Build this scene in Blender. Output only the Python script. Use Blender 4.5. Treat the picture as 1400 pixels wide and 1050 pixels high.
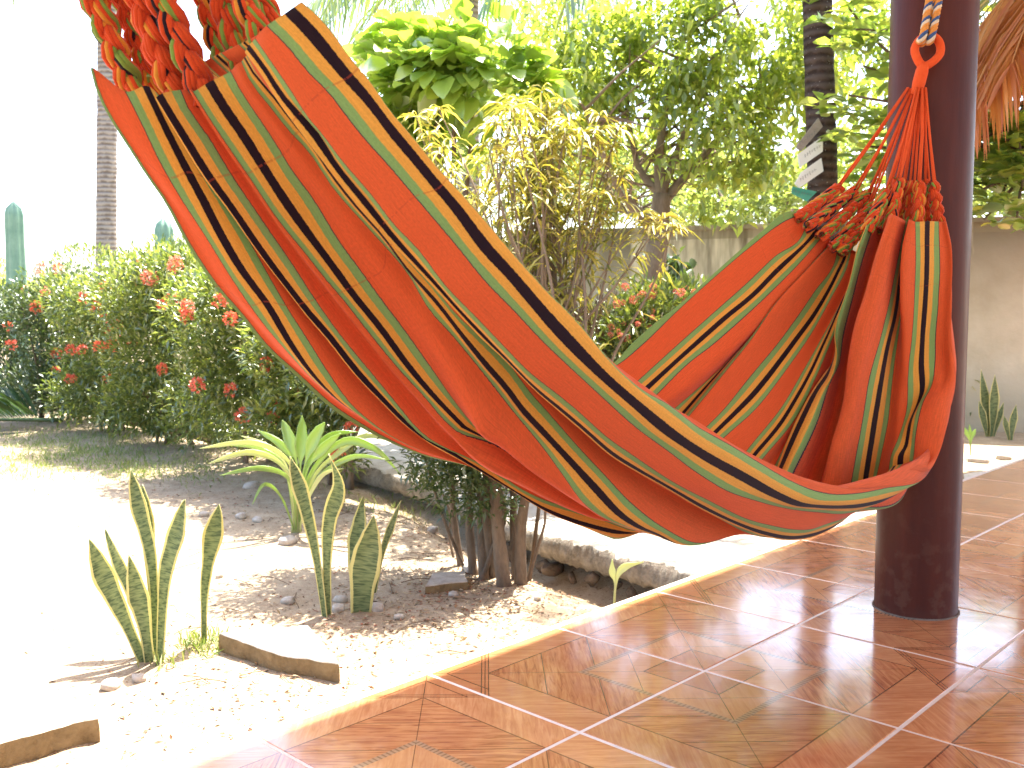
import bpy, math, random
import numpy as np
from mathutils import Vector, Matrix, noise as mnoise
R = math.radians
for o in list(bpy.data.objects): bpy.data.objects.remove(o)
scene = bpy.context.scene
COL = scene.collection

# ------------------------------------------------------------------ camera, sky, sun, exposure
F_PX, PITCH, EYE = 1328.0, R(4.3), 1.0
cam_d = bpy.data.cameras.new('camera'); cam = bpy.data.objects.new('camera', cam_d); COL.objects.link(cam)
cam.location = (0, 0, EYE); cam.rotation_euler = (R(90) - PITCH, 0, 0)
cam_d.sensor_width = 36; cam_d.lens = F_PX / 1400 * 36; cam_d.clip_start = .02; cam_d.clip_end = 3000
cam_d.dof.use_dof = True; cam_d.dof.focus_distance = 2.3; cam_d.dof.aperture_fstop = 9.0
scene.camera = cam
SUN_EL = R(64); SUN_H = Vector((.40, .917, 0)).normalized()      # the sun stands high over the garden, to the right of straight ahead
world = bpy.data.worlds.new('World'); scene.world = world; world.use_nodes = True
wn = world.node_tree; wn.nodes.clear()
sky = wn.nodes.new('ShaderNodeTexSky'); sky.sky_type = 'NISHITA'; sky.sun_disc = False
sky.sun_elevation = SUN_EL; sky.sun_rotation = math.atan2(SUN_H.x, SUN_H.y)
sky.dust_density = 2.5; sky.air_density = 1.0; sky.ozone_density = 1.0
bg = wn.nodes.new('ShaderNodeBackground'); bg.inputs[1].default_value = .15
wo = wn.nodes.new('ShaderNodeOutputWorld')
wn.links.new(sky.outputs[0], bg.inputs[0]); wn.links.new(bg.outputs[0], wo.inputs[0])
sun_d = bpy.data.lights.new('sun', 'SUN'); sun_d.energy = 4.6; sun_d.angle = R(.53); sun_d.color = (1, .95, .86)
sun = bpy.data.objects.new('sun', sun_d); COL.objects.link(sun)
SUN_V = Vector((SUN_H.x * math.cos(SUN_EL), SUN_H.y * math.cos(SUN_EL), math.sin(SUN_EL)))
sun.rotation_euler = SUN_V.to_track_quat('Z', 'Y').to_euler()
scene.render.engine = 'CYCLES'
vs = scene.view_settings
vs.view_transform = 'Standard'; vs.look = 'None'; vs.gamma = 1; vs.use_curve_mapping = False
vs.exposure = 2.32
scene.cycles.max_bounces = 10; scene.cycles.diffuse_bounces = 5; scene.cycles.glossy_bounces = 4
scene.cycles.transmission_bounces = 8; scene.cycles.transparent_max_bounces = 8

# ------------------------------------------------------------------ measuring helpers
def ray(px, py):
    r = (px - 700) / F_PX; u = (525 - py) / F_PX
    return r, math.cos(PITCH) + u * math.sin(PITCH), -math.sin(PITCH) + u * math.cos(PITCH)
def at(px, py, Y):                      # the point seen at a pixel, Y metres ahead
    a, b, c = ray(px, py); k = Y / b
    return Vector((a * k, Y, EYE + c * k))
GZ = -.16
def gp(px, py, z=GZ):                   # the point of a level plane seen at a pixel
    a, b, c = ray(px, py); k = (z - EYE) / c
    return Vector((a * k, b * k, z))
AX = Vector((.688, .7257, 0)).normalized()      # along the porch edge, away from the camera
NX = Vector((-AX.y, AX.x, 0))                   # from the porch out into the garden
O0 = Vector((.161, 2.245, 0)); TS = .545        # a tile corner, tile pitch
EDGE = .53                                      # porch edge, measured from O0 along NX
def porch(a, n, z=0): return O0 + AX * a + NX * n + Vector((0, 0, z))
PORCH_ANG = math.atan2(AX.y, AX.x)

# ------------------------------------------------------------------ object helpers
def tag(o, label=None, cat=None, group=None, kind=None):
    if label: o['label'] = label
    if cat: o['category'] = cat
    if group: o['group'] = group
    if kind: o['kind'] = kind
    return o
def empty(name, loc=(0, 0, 0), rz=0):
    o = bpy.data.objects.new(name, None); o.empty_display_size = .1
    o.location = loc; o.rotation_euler = (0, 0, rz); COL.objects.link(o); return o
class MB:
    def __init__(s): s.v = []; s.f = []; s.m = []; s.uv = []
    def add(s, verts, faces, mat=0, uv=None):
        b = len(s.v); s.v += [tuple(x) for x in verts]
        for k, f in enumerate(faces):
            s.f.append(tuple(b + i for i in f)); s.m.append(mat if isinstance(mat, int) else mat[k])
        if uv is not None: s.uv += list(uv)
        else: s.uv += [(0, 0)] * len(verts)
    def tube(s, pts, rad, n=6, mat=0, cap=True):
        v, f, uv = tube_geo(pts, rad, n, cap); s.add(v, f, mat, uv)
    def box(s, c, sz, rot=None, mat=0):
        c = Vector(c); vs_ = []
        for x in (-.5, .5):
            for y in (-.5, .5):
                for z in (-.5, .5):
                    p = Vector((x * sz[0], y * sz[1], z * sz[2])); vs_.append(c + (rot @ p if rot else p))
        s.add(vs_, [(0, 1, 3, 2), (4, 6, 7, 5), (0, 4, 5, 1), (2, 3, 7, 6), (0, 2, 6, 4), (1, 5, 7, 3)], mat)
    def mesh(s, name, mats, smooth=True):
        me = bpy.data.meshes.new(name); me.from_pydata(s.v, [], s.f)
        for m in (mats if isinstance(mats, (list, tuple)) else [mats]): me.materials.append(m)
        me.polygons.foreach_set('material_index', s.m)
        if smooth: me.polygons.foreach_set('use_smooth', [True] * len(s.f))
        ul = me.uv_layers.new(name='uv'); li = np.zeros(len(me.loops), dtype=np.int32); me.loops.foreach_get('vertex_index', li)
        ul.data.foreach_set('uv', np.array(s.uv, dtype=np.float32)[li].ravel())
        me.update(); return me
    def build(s, name, mats, parent=None, loc=None, smooth=True):
        return link(name, s.mesh(name, mats, smooth), parent, loc)
def link(name, me, parent=None, loc=None):
    o = bpy.data.objects.new(name, me); COL.objects.link(o)
    if parent is not None: o.parent = parent
    if loc is not None: o.location = loc
    return o
def tube_geo(pts, rad, n=6, cap=True):
    pts = [Vector(p) for p in pts]; k = len(pts)
    if not hasattr(rad, '__len__'): rad = [rad] * k
    v = []; f = []; uv = []; prev = None; ln = 0
    for i, p in enumerate(pts):
        t = (pts[min(i + 1, k - 1)] - pts[max(i - 1, 0)])
        t = t.normalized() if t.length > 1e-9 else Vector((0, 0, 1))
        if prev is None:
            a = t.cross(Vector((0, 0, 1)));
            if a.length < .05: a = t.cross(Vector((1, 0, 0)))
            a.normalize()
        else:
            a = prev - t * prev.dot(t); a.normalize()
        prev = a; b = t.cross(a)
        if i: ln += (p - pts[i - 1]).length
        for j in range(n):
            an = 2 * math.pi * j / n
            v.append(p + (a * math.cos(an) + b * math.sin(an)) * rad[i]); uv.append((j / n, ln))
    for i in range(k - 1):
        for j in range(n):
            q = (j + 1) % n; f.append((i * n + j, i * n + q, (i + 1) * n + q, (i + 1) * n + j))
    if cap:
        f.append(tuple(range(n - 1, -1, -1))); f.append(tuple((k - 1) * n + j for j in range(n)))
    return v, f, uv
def crom(pts, n):                       # smooth curve through points, n samples
    pts = [Vector(p) for p in pts]; k = len(pts); out = []
    for i in range(n):
        t = i / (n - 1) * (k - 1); j = min(int(t), k - 2); u = t - j
        p0 = pts[max(j - 1, 0)]; p1 = pts[j]; p2 = pts[j + 1]; p3 = pts[min(j + 2, k - 1)]
        out.append(.5 * ((2 * p1) + (p2 - p0) * u + (2 * p0 - 5 * p1 + 4 * p2 - p3) * u * u + (3 * p1 - p0 - 3 * p2 + p3) * u ** 3))
    return out
def np_mesh(name, V, faces, mats, smooth=False):       # V (n,3), faces (m,k) arrays
    me = bpy.data.meshes.new(name); m, k = faces.shape
    me.vertices.add(len(V)); me.vertices.foreach_set('co', V.astype(np.float32).ravel())
    me.loops.add(m * k); me.loops.foreach_set('vertex_index', faces.astype(np.int32).ravel())
    me.polygons.add(m); me.polygons.foreach_set('loop_start', np.arange(0, m * k, k, dtype=np.int32))
    me.polygons.foreach_set('loop_total', np.full(m, k, dtype=np.int32))
    if smooth: me.polygons.foreach_set('use_smooth', np.ones(m, dtype=bool))
    for mt in (mats if isinstance(mats, (list, tuple)) else [mats]): me.materials.append(mt)
    me.update(calc_edges=True); me.validate(); return me
def unit(a): return a / np.maximum(np.linalg.norm(a, axis=1, keepdims=True), 1e-9)
def leaves(P, D, L, W, rng, droop=.25, fold=.25, segs=2, wide=.45):
    """leaf blades: base P, direction D, length L, width W; each is a folded, drooping blade of its own"""
    n = len(P); D = unit(D); L = np.broadcast_to(L, (n,)).reshape(n, 1); W = np.broadcast_to(W, (n,)).reshape(n, 1)
    up = np.tile(np.array([[0, 0, 1.]]), (n, 1)) + rng.normal(0, .35, (n, 3))
    S = unit(np.cross(D, up)); N = unit(np.cross(S, D))
    dz = np.array([[0, 0, -1.]])
    def pt(t, w, h): return P + D * L * t + dz * L * droop * t * t + S * W * w + N * W * h
    if segs == 2:
        V = np.stack([pt(0, 0, 0), pt(wide, -.5, fold), pt(1, 0, 0), pt(wide, .5, fold), pt(wide, 0, 0)], 1).reshape(-1, 3)
        T = np.array([[0, 1, 4], [1, 2, 4], [0, 4, 3], [4, 2, 3]]); nv = 5
    else:
        V = np.stack([pt(0, 0, 0), pt(.25, -.32, fold * .6), pt(.6, -.5, fold), pt(.88, -.25, fold * .4), pt(1, 0, 0), pt(.88, .25, fold * .4),
                      pt(.6, .5, fold), pt(.25, .32, fold * .6), pt(.25, 0, 0), pt(.6, 0, 0)], 1).reshape(-1, 3)
        T = np.array([[0, 1, 8], [0, 8, 7], [1, 2, 9], [1, 9, 8], [8, 9, 6], [8, 6, 7], [2, 3, 4], [2, 4, 9], [9, 4, 6], [4, 5, 6]]); nv = 10
    F = (T[None] + (np.arange(n) * nv)[:, None, None]).reshape(-1, 3)
    return V, F
def fbm(p, sc=1.0, oct=3): return mnoise.fractal(Vector(p) * sc, 1.0, 2.0, oct)

# ------------------------------------------------------------------ material helpers
class NT:
    def __init__(s, name):
        s.m = bpy.data.materials.new(name); s.m.use_nodes = True; s.t = s.m.node_tree; s.t.nodes.clear()
        s.out = s.t.nodes.new('ShaderNodeOutputMaterial')
    def n(s, typ, ins=None, **kw):
        nd = s.t.nodes.new('ShaderNode' + typ)
        for k, v in kw.items(): setattr(nd, k, v)
        for k, v in (ins or {}).items(): s.set(nd.inputs[k], v)
        return nd
    def set(s, sock, v):
        if hasattr(v, 'outputs'): v = v.outputs[0]
        if isinstance(v, bpy.types.NodeSocket): s.t.links.new(v, sock)
        elif isinstance(v, (tuple, list)) and len(v) == 3 and sock.type == 'RGBA': sock.default_value = (*v, 1)
        else: sock.default_value = v
    def math(s, op, a, b=0.0, c=None, clamp=False):
        nd = s.t.nodes.new('ShaderNodeMath'); nd.operation = op; nd.use_clamp = clamp
        s.set(nd.inputs[0], a); s.set(nd.inputs[1], b)
        if c is not None: s.set(nd.inputs[2], c)
        return nd.outputs[0]
    def mix(s, f, a, b, blend='MIX'):
        nd = s.t.nodes.new('ShaderNodeMix'); nd.data_type = 'RGBA'; nd.blend_type = blend
        s.set(nd.inputs['Factor'], f); s.set(nd.inputs['A'], a) if 0 else None
        A = [i for i in nd.inputs if i.type == 'RGBA']; s.set(A[0], a); s.set(A[1], b)
        return [o for o in nd.outputs if o.type == 'RGBA'][0]
    def ramp(s, fac, stops, interp='LINEAR'):
        nd = s.t.nodes.new('ShaderNodeValToRGB'); cr = nd.color_ramp; cr.interpolation = interp
        while len(cr.elements) < len(stops): cr.elements.new(.5)
        for e, (p, c) in zip(cr.elements, stops): e.position = p; e.color = (*c, 1) if len(c) == 3 else c
        s.set(nd.inputs[0], fac); return nd.outputs[0]
    def noise(s, vec=None, scale=5, detail=4, rough=.55, dist=0):
        nd = s.n('TexNoise', {'Scale': scale, 'Detail': detail, 'Roughness': rough, 'Distortion': dist})
        if vec is not None: s.set(nd.inputs['Vector'], vec)
        return nd.outputs[0]
    def coord(s, which='Object'): return s.n('TexCoord').outputs[which]
    def bump(s, h, strength=.3, dist=.01, normal=None):
        nd = s.n('Bump', {'Strength': strength, 'Distance': dist, 'Height': h})
        if normal is not None: s.set(nd.inputs['Normal'], normal)
        return nd.outputs[0]
    def pbsdf(s, color, rough=.7, spec=.3, normal=None, **ex):
        nd = s.n('BsdfPrincipled'); s.set(nd.inputs['Base Color'], color); s.set(nd.inputs['Roughness'], rough)
        s.set(nd.inputs['Specular IOR Level'], spec)
        if normal is not None: s.set(nd.inputs['Normal'], normal)
        for k, v in ex.items(): s.set(nd.inputs[k.replace('_', ' ')], v)
        return nd.outputs[0]
    def done(s, sh): s.t.links.new(sh, s.out.inputs[0]); return s.m
def leaf_mat(name, cols, trans=.45, rough=.42, gloss=.06, tint=(1.25, 1.25, .55)):
    t = NT(name); g = t.n('NewGeometry')
    stops = [(i / max(1, len(cols) - 1), c) for i, c in enumerate(cols)]
    c = t.ramp(g.outputs['Random Per Island'], stops)
    d = t.n('BsdfDiffuse', {'Color': c})
    tc = t.mix(1.0, c, tint, 'MULTIPLY')
    tr = t.n('BsdfTranslucent', {'Color': tc})
    m1 = t.n('MixShader', {0: trans}); t.t.links.new(d.outputs[0], m1.inputs[1]); t.t.links.new(tr.outputs[0], m1.inputs[2])
    gl = t.n('BsdfGlossy', {'Roughness': rough, 'Color': (.9, .95, .9)})
    m2 = t.n('MixShader', {0: gloss}); t.t.links.new(m1.outputs[0], m2.inputs[1]); t.t.links.new(gl.outputs[0], m2.inputs[2])
    return t.done(m2.outputs[0])
def rough_mat(name, c1, c2, scale=8, rough=.85, bump=.4, bdist=.01, spec=.2, coord='Object', stretch=None, c3=None):
    t = NT(name); v = t.coord(coord)
    if stretch: v = t.n('Mapping', {'Vector': v, 'Scale': stretch}).outputs[0]
    n1 = t.noise(v, scale, 6, .6); n2 = t.noise(v, scale * 6, 4, .6)
    f = t.math('ADD', t.math('MULTIPLY', n1, .7), t.math('MULTIPLY', n2, .3))
    st = [(.32, c1), (.68, c2)]
    if c3: st = [(.3, c1), (.52, c2), (.72, c3)]
    c = t.ramp(f, st)
    return t.done(t.pbsdf(c, rough, spec, t.bump(f, bump, bdist)))
# ================================================================== THE SETTING
rnd = random.Random(5)
# ---------------- ground: one sheet, fine near the porch, reaching the horizon
PATH_PX = [(950, 790), (880, 768), (800, 746), (730, 726), (660, 698), (590, 666), (500, 640), (380, 609), (250, 580), (100, 553)]
PATH_Z = -.05
path_near = [gp(x, y, PATH_Z) for x, y in PATH_PX]
path_near = [path_near[0] + (path_near[0] - path_near[1]) * .6] + path_near + [path_near[-1] + (path_near[-1] - path_near[-2]) * 1.5]
PN = np.array([[p.x, p.y] for p in path_near])
def path_dist(x, y):                    # signed distance to the near edge of the path, + on the near side
    best = 9; sg = 1
    for i in range(len(PN) - 1):
        ax, ay = PN[i]; bx, by = PN[i + 1]; dx, dy = bx - ax, by - ay
        t = max(0, min(1, ((x - ax) * dx + (y - ay) * dy) / (dx * dx + dy * dy)))
        d = math.hypot(x - ax - t * dx, y - ay - t * dy)
        if d < best: best = d; sg = 1 if (dx * (y - ay) - dy * (x - ax)) > 0 else -1
    return best * sg
def ground_z(x, y):
    r = math.hypot(x, y)
    z = GZ + .016 * fbm((x, y, 0), 2.3, 3) + .007 * fbm((x + 9, y, 3), 14, 2) * max(0, 1 - r / 9)
    if r < 14:
        d = path_dist(x, y)
        if d > -.35: z -= .12 * math.exp(-((d - .02) / .2) ** 2) * min(1, max(0, 1.4 - (y - 4.2) / 2.2))
    if r > 25: z += .25 * fbm((x, y, 1), .04, 2) * min(1, (r - 25) / 40)
    return z
def axis(lo, hi, c0, c1, fine, grow=1.16):
    a = list(np.arange(c0, c1, fine)); s = fine; x = c1
    while x < hi: a.append(x); s *= grow; x += s
    a.append(hi); s = fine * grow; x = c0 - s; b = []
    while x > lo: b.append(x); s *= grow; x -= s
    return [lo] + b[::-1] + a
gx = axis(-700, 700, -3.4, 2.0, .045); gy = axis(-30, 1500, 2.2, 6.6, .045)
GV = np.array([(x, y, ground_z(x, y)) for y in gy for x in gx]); nx = len(gx)
ii, jj = np.meshgrid(np.arange(nx - 1), np.arange(len(gy) - 1)); b0 = (jj * nx + ii).ravel()
t = NT('sand'); v = t.coord('Object')
n1 = t.noise(v, 1.1, 5, .6); n2 = t.noise(v, 9, 6, .65); n3 = t.noise(v, 60, 3, .6); n4 = t.noise(v, 190, 2, .6)
c = t.ramp(n2, [(.3, (.27, .195, .125)), (.5, (.37, .285, .19)), (.72, (.47, .38, .27))])
c = t.mix(t.math('MULTIPLY', t.ramp(n1, [(.45, (0, 0, 0)), (.7, (1, 1, 1))]), .5), c, (.22, .155, .10))
c = t.mix(t.ramp(n3, [(.58, (0, 0, 0)), (.67, (1, 1, 1))]), c, (.2, .12, .075))           # specks of dry litter
c = t.mix(t.math('MULTIPLY', t.ramp(n4, [(.5, (0, 0, 0)), (.66, (1, 1, 1))]), .45), c, (.56, .475, .36))
h = t.math('ADD', t.math('MULTIPLY', n2, .6), t.math('ADD', t.math('MULTIPLY', n3, .3), t.math('MULTIPLY', n4, .2)))
M_SAND = t.done(t.pbsdf(c, .95, .1, t.bump(h, .42, .02)))
ground = link('ground', np_mesh('ground', GV, np.stack([b0, b0 + 1, b0 + nx + 1, b0 + nx], 1), M_SAND, True)); tag(ground, kind='structure')

# ---------------- concrete garden path with its broken edge
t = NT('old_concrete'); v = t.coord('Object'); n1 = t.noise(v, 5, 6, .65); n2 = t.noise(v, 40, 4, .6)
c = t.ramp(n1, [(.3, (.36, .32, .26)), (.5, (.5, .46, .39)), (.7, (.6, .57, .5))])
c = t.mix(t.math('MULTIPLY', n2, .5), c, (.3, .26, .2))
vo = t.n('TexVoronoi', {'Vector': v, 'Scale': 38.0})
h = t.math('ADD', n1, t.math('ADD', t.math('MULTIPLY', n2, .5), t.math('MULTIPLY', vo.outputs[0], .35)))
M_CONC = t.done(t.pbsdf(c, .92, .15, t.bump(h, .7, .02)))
edge = crom(path_near, 760); mb = MB(); rows = []
for i, p in enumerate(edge):
    r1 = .055 * fbm((p.x, p.y, 4), 3.2, 5) + .02 * fbm((p.x, p.y, 7), 11, 5); inw = AX
    nearp = max(0, 1.2 - abs(p.y - 4.2) * .25)
    prof = [(.05, -.125), (.012, -.10), (-.008 + .6 * r1, -.07), (r1 * 1.1, -.035), (.016 + r1, -.006), (.06 + r1 * .8, 0), (.3, .004), (.9, 0), (1.5, .003), (2.05, 0), (2.06, -.12)]
    row = []
    for k, (off, dz) in enumerate(prof):
        q = p + inw * off; jit = (.008 * fbm((q.x * 3, q.y * 3, k * 2.3), 7, 3) + .007 * fbm((q.x * 3, q.y * 3, k * 5.7), 15, 4)) if k < 6 else .004 * fbm((q.x, q.y, 0), 4, 2)
        q = q + inw * jit * 1.5 + Vector((0, 0, dz + jit))
        e = (q - O0).dot(NX)
        if e < TS + .028: q = q + NX * (TS + .028 - e)        # butts against the porch
        row.append(q)
    rows.append(row)
w = len(rows[0])
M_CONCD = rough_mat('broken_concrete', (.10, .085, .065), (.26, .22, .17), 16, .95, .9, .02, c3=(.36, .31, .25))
for row in rows: mb.v += [tuple(q) for q in row]; mb.uv += [(0, 0)] * w
for i in range(len(rows) - 1):
    for k in range(w - 1):
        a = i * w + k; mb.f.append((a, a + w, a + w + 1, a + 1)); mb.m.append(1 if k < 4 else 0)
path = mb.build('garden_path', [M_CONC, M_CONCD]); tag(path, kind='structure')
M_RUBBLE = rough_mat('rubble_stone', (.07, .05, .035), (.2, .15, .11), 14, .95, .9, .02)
def rock_mesh(name, seed, sx, sy, sz, mat, flat=1.0, n=9, m=6):
    mb = MB(); vv = []
    for j in range(m + 1):
        th = math.pi * j / m
        for i in range(n):
            ph = 2 * math.pi * i / n
            d = Vector((math.sin(th) * math.cos(ph), math.sin(th) * math.sin(ph), math.cos(th)))
            d = Vector(tuple(math.copysign(abs(q) ** .72, q) for q in d))
            k = 1 + .28 * fbm(d + Vector((seed * 3.1, seed, 0)), 1.4, 3)
            vv.append((d.x * sx * k, d.y * sy * k, d.z * sz * k * flat))
    ff = [(j * n + i, j * n + (i + 1) % n, (j + 1) * n + (i + 1) % n, (j + 1) * n + i) for j in range(m) for i in range(n)]
    mb.add(vv, ff); return mb.mesh(name, mat, True)
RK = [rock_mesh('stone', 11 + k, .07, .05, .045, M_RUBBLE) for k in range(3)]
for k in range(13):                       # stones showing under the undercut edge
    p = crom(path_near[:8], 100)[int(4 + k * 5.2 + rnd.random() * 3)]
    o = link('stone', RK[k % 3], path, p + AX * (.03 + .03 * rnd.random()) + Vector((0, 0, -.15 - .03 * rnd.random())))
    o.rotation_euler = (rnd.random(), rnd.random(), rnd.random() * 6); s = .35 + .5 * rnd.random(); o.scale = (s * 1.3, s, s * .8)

# ---------------- porch: slab, tiles, roof
M_GROUT = rough_mat('grout', (.62, .52, .45), (.74, .65, .58), 30, .8, .2, .002)
mb = MB(); rot = Matrix.Rotation(PORCH_ANG, 3, 'Z')
A0, A1, N1_, N0 = -7 * TS, 17 * TS, TS + .02, -11 * TS
mb.box(porch((A0 + A1) / 2, (N0 + N1_) / 2, -.0014 - .15), (A1 - A0, N1_ - N0, .3), rot)
slab = mb.build('porch_floor', M_GROUT, smooth=False); tag(slab, kind='structure')
# glazed tile printed like inlaid timber: square frames set round every other joint crossing
t = NT('glazed_tile'); v = t.coord('Object'); s = t.n('SeparateXYZ', {0: v})
p = t.math('ADD', t.math('DIVIDE', s.outputs[0], TS), .5); q = t.math('ADD', t.math('DIVIDE', s.outputs[1], TS), .5)
mx = t.math('MAXIMUM', p, q); sm = t.math('ADD', p, q); df = t.math('SUBTRACT', p, q); ad = t.math('ABSOLUTE', df)
def band(x, c, w): return t.math('LESS_THAN', t.math('ABSOLUTE', t.math('SUBTRACT', x, c)), w)
def inside(x, a, b): return t.math('MULTIPLY', t.math('GREATER_THAN', x, a), t.math('LESS_THAN', x, b))
rndo = t.n('ObjectInfo').outputs['Random']
off = t.n('CombineXYZ', {0: t.math('MULTIPLY', rndo, 13.0), 1: t.math('MULTIPLY', rndo, 7.0)})
def grain(across, along, k):
    cv = t.n('CombineXYZ', {0: t.math('MULTIPLY', across, 34.0), 1: t.math('MULTIPLY', along, 3.2), 2: k})
    vv = t.n('VectorMath', {0: cv.outputs[0], 1: off.outputs[0]}, operation='ADD')
    return t.noise(vv.outputs[0], 1.0, 5, .62, .9)
gA = grain(sm, df, 0.0); gB = grain(df, sm, 3.0); blot = t.noise(v, 7, 4, .6)
ring = inside(mx, .44, .78)
g = t.mix(ring, gB, gA)
base = t.ramp(g, [(.3, (.50, .20, .085)), (.5, (.62, .28, .12)), (.68, (.70, .36, .165))])
dark = t.ramp(g, [(.36, (.34, .115, .048)), (.48, (.53, .21, .085)), (.62, (.63, .29, .12))])
col = t.mix(ring, base, dark)
inner = inside(mx, .22, .44); col = t.mix(t.math('MULTIPLY', inner, .4), col, (.62, .30, .12))
core = t.math('LESS_THAN', mx, .22); col = t.mix(t.math('MULTIPLY', core, .5), col, (.42, .15, .06))
col = t.mix(t.math('MULTIPLY', t.ramp(blot, [(.4, (0, 0, 0)), (.7, (1, 1, 1))]), .35), col, (.34, .085, .035))
outer = t.math('GREATER_THAN', sm, 1.56); col = t.mix(t.math('MULTIPLY', outer, .45), col, (.46, .15, .06))
lines = None
for e in (band(mx, .22, .004), band(mx, .78, .004), band(df, 0, .003), t.math('MULTIPLY', ring, band(sm, .78, .004)), t.math('MULTIPLY', ring, band(sm, 1.16, .004)),
          band(sm, 1.56, .004), band(sm, 1.585, .004), band(sm, 1.61, .004), t.math('MULTIPLY', inner, band(sm, .5, .003)), t.math('MULTIPLY', outer, band(mx, .93, .004))):
    lines = e if lines is None else t.math('MAXIMUM', lines, e)
col = t.mix(t.math('MULTIPLY', lines, .8), col, (.12, .045, .02))
gl = inside(mx, .425, .458); teeth = t.math('GREATER_THAN', t.math('FRACT', t.math('MULTIPLY', t.math('MINIMUM', p, q), 42.0)), .4)
col = t.mix(t.math('MULTIPLY', gl, .75), col, t.mix(teeth, (.2, .12, .07), (.40, .25, .15)))
hv = t.mix(.12, (.9, .9, .9), (1.1, 1.1, 1.1)); col = t.mix(1.0, col, t.mix(rndo, (.88, .86, .84), (1.1, 1.1, 1.1)), 'MULTIPLY')
wav = t.noise(v, 6.5, 2, .5); fine = t.noise(v, 120, 2, .5)
hgt = t.math('ADD', wav, t.math('MULTIPLY', fine, .02))
sm_r = t.math('ADD', .11, t.math('MULTIPLY', t.ramp(t.noise(v, 11, 5, .7), [(.45, (0, 0, 0)), (.75, (1, 1, 1))]), .12))
M_TILE = t.done(t.pbsdf(col, sm_r, .62, t.bump(hgt, .10, .012), IOR=1.55, Coat_Weight=.55, Coat_Roughness=.085))
tw = TS - .009; mb = MB(); hw = tw / 2; bw = hw - .0022
mb.add([(-hw, -hw, -.012), (hw, -hw, -.012), (hw, hw, -.012), (-hw, hw, -.012), (-hw, -hw, -.0012), (hw, -hw, -.0012), (hw, hw, -.0012), (-hw, hw, -.0012),
        (-bw, -bw, 0), (bw, -bw, 0), (bw, bw, 0), (-bw, bw, 0)],
       [(8, 9, 10, 11)] + [(k, (k + 1) % 4, 4 + (k + 1) % 4, 4 + k) for k in range(4)] + [(4 + k, 4 + (k + 1) % 4, 8 + (k + 1) % 4, 8 + k) for k in range(4)])
tile_me = mb.mesh('tile', M_TILE, False)
for i in range(-6, 16):
    for j in range(-10, 1):
        k = {(1, 0): 0, (0, 0): 1, (0, 1): 2, (1, 1): 3}[(i % 2, j % 2)]
        o = link('tile', tile_me, slab, porch((i + .5) * TS, (j + .5) * TS, .0009 * rnd.uniform(-1, 1)))
        o.rotation_euler = (rnd.uniform(-1, 1) * .0016, rnd.uniform(-1, 1) * .0016, PORCH_ANG + k * math.pi / 2)
# roof over the porch (above the frame): the shade on floor and hammock is its shadow
RZ = 3.6; over = RZ / math.tan(SUN_EL) * SUN_H.dot(NX)
M_CEIL = rough_mat('ceiling_boards', (.62, .50, .38), (.74, .64, .52), 6, .7, .2, .004, stretch=(1, 12, 1))
mb = MB(); n1 = TS - .035 + over
mb.box(porch(.6, (n1 - 5.2) / 2, RZ + .09), (12.4, n1 + 5.2, .18), rot)
roof = mb.build('porch_roof', M_CEIL, smooth=False); tag(roof, kind='structure')
mb = MB(); mb.box(porch(.6, -.2, RZ - .13), (12.3, .16, .254), rot)
beam = mb.build('beam', M_CEIL, roof, smooth=False)

# ---------------- garden wall
t = NT('stained_plaster'); v = t.coord('Object'); sp = t.n('SeparateXYZ', {0: v})
st = t.n('Mapping', {'Vector': v, 'Scale': (1.0, 1.0, .12)}).outputs[0]
n1 = t.noise(st, 2.6, 5, .65); n2 = t.noise(v, 3.2, 6, .6); n3 = t.noise(v, 25, 4, .6)
hh = t.math('DIVIDE', sp.outputs[2], 2.0)
topm = t.math('MULTIPLY', t.ramp(n1, [(.40, (0, 0, 0)), (.52, (1, 1, 1))]), t.math('POWER', t.math('MAXIMUM', hh, 0.0), 1.9))
c = t.ramp(n2, [(.3, (.52, .46, .35)), (.7, (.66, .6, .48))])
c = t.mix(t.math('MULTIPLY', topm, .95, clamp=True), c, (.10, .08, .05))
lip = t.math('GREATER_THAN', hh, .955); c = t.mix(t.math('MULTIPLY', lip, .6), c, (.2, .17, .11))
low = t.math('MULTIPLY', t.math('SUBTRACT', 1.0, t.math('MULTIPLY', hh, 3.2), clamp=True), t.ramp(n2, [(.35, (0, 0, 0)), (.6, (1, 1, 1))]))
c = t.mix(t.math('MULTIPLY', low, .7), c, (.30, .24, .16))
M_WALL = t.done(t.pbsdf(c, .9, .15, t.bump(t.math('ADD', n2, t.math('MULTIPLY', n3, .4)), .35, .02)))
w0 = gp(1370, 590); w0 = at(1370, 303, 9.3); wl = at(830, 318, 10.6); wh = w0.z - GZ
d = (w0 - wl); d.z = 0; d.normalize(); pa = Vector((wl.x, wl.y, 0)) - d * 1.15; pb = Vector((w0.x, w0.y, 0)) + d * 3.5
mb = MB(); mb.box(((pb - pa).length / 2, .09, wh / 2 - .1), ((pb - pa).length, .18, wh + .2))
wall = mb.build('garden_wall', M_WALL, smooth=False); wall.location = (pa.x, pa.y, GZ); wall.rotation_euler = (0, 0, math.atan2(d.y, d.x))
mb = MB(); mb.box(((pb - pa).length / 2, .09, wh + .022), ((pb - pa).length, .23, .045)); mb.build('coping', M_WALL, wall, smooth=False)
tag(wall, 'low cream plaster wall with dark stains at the back of the garden', 'wall')

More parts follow.
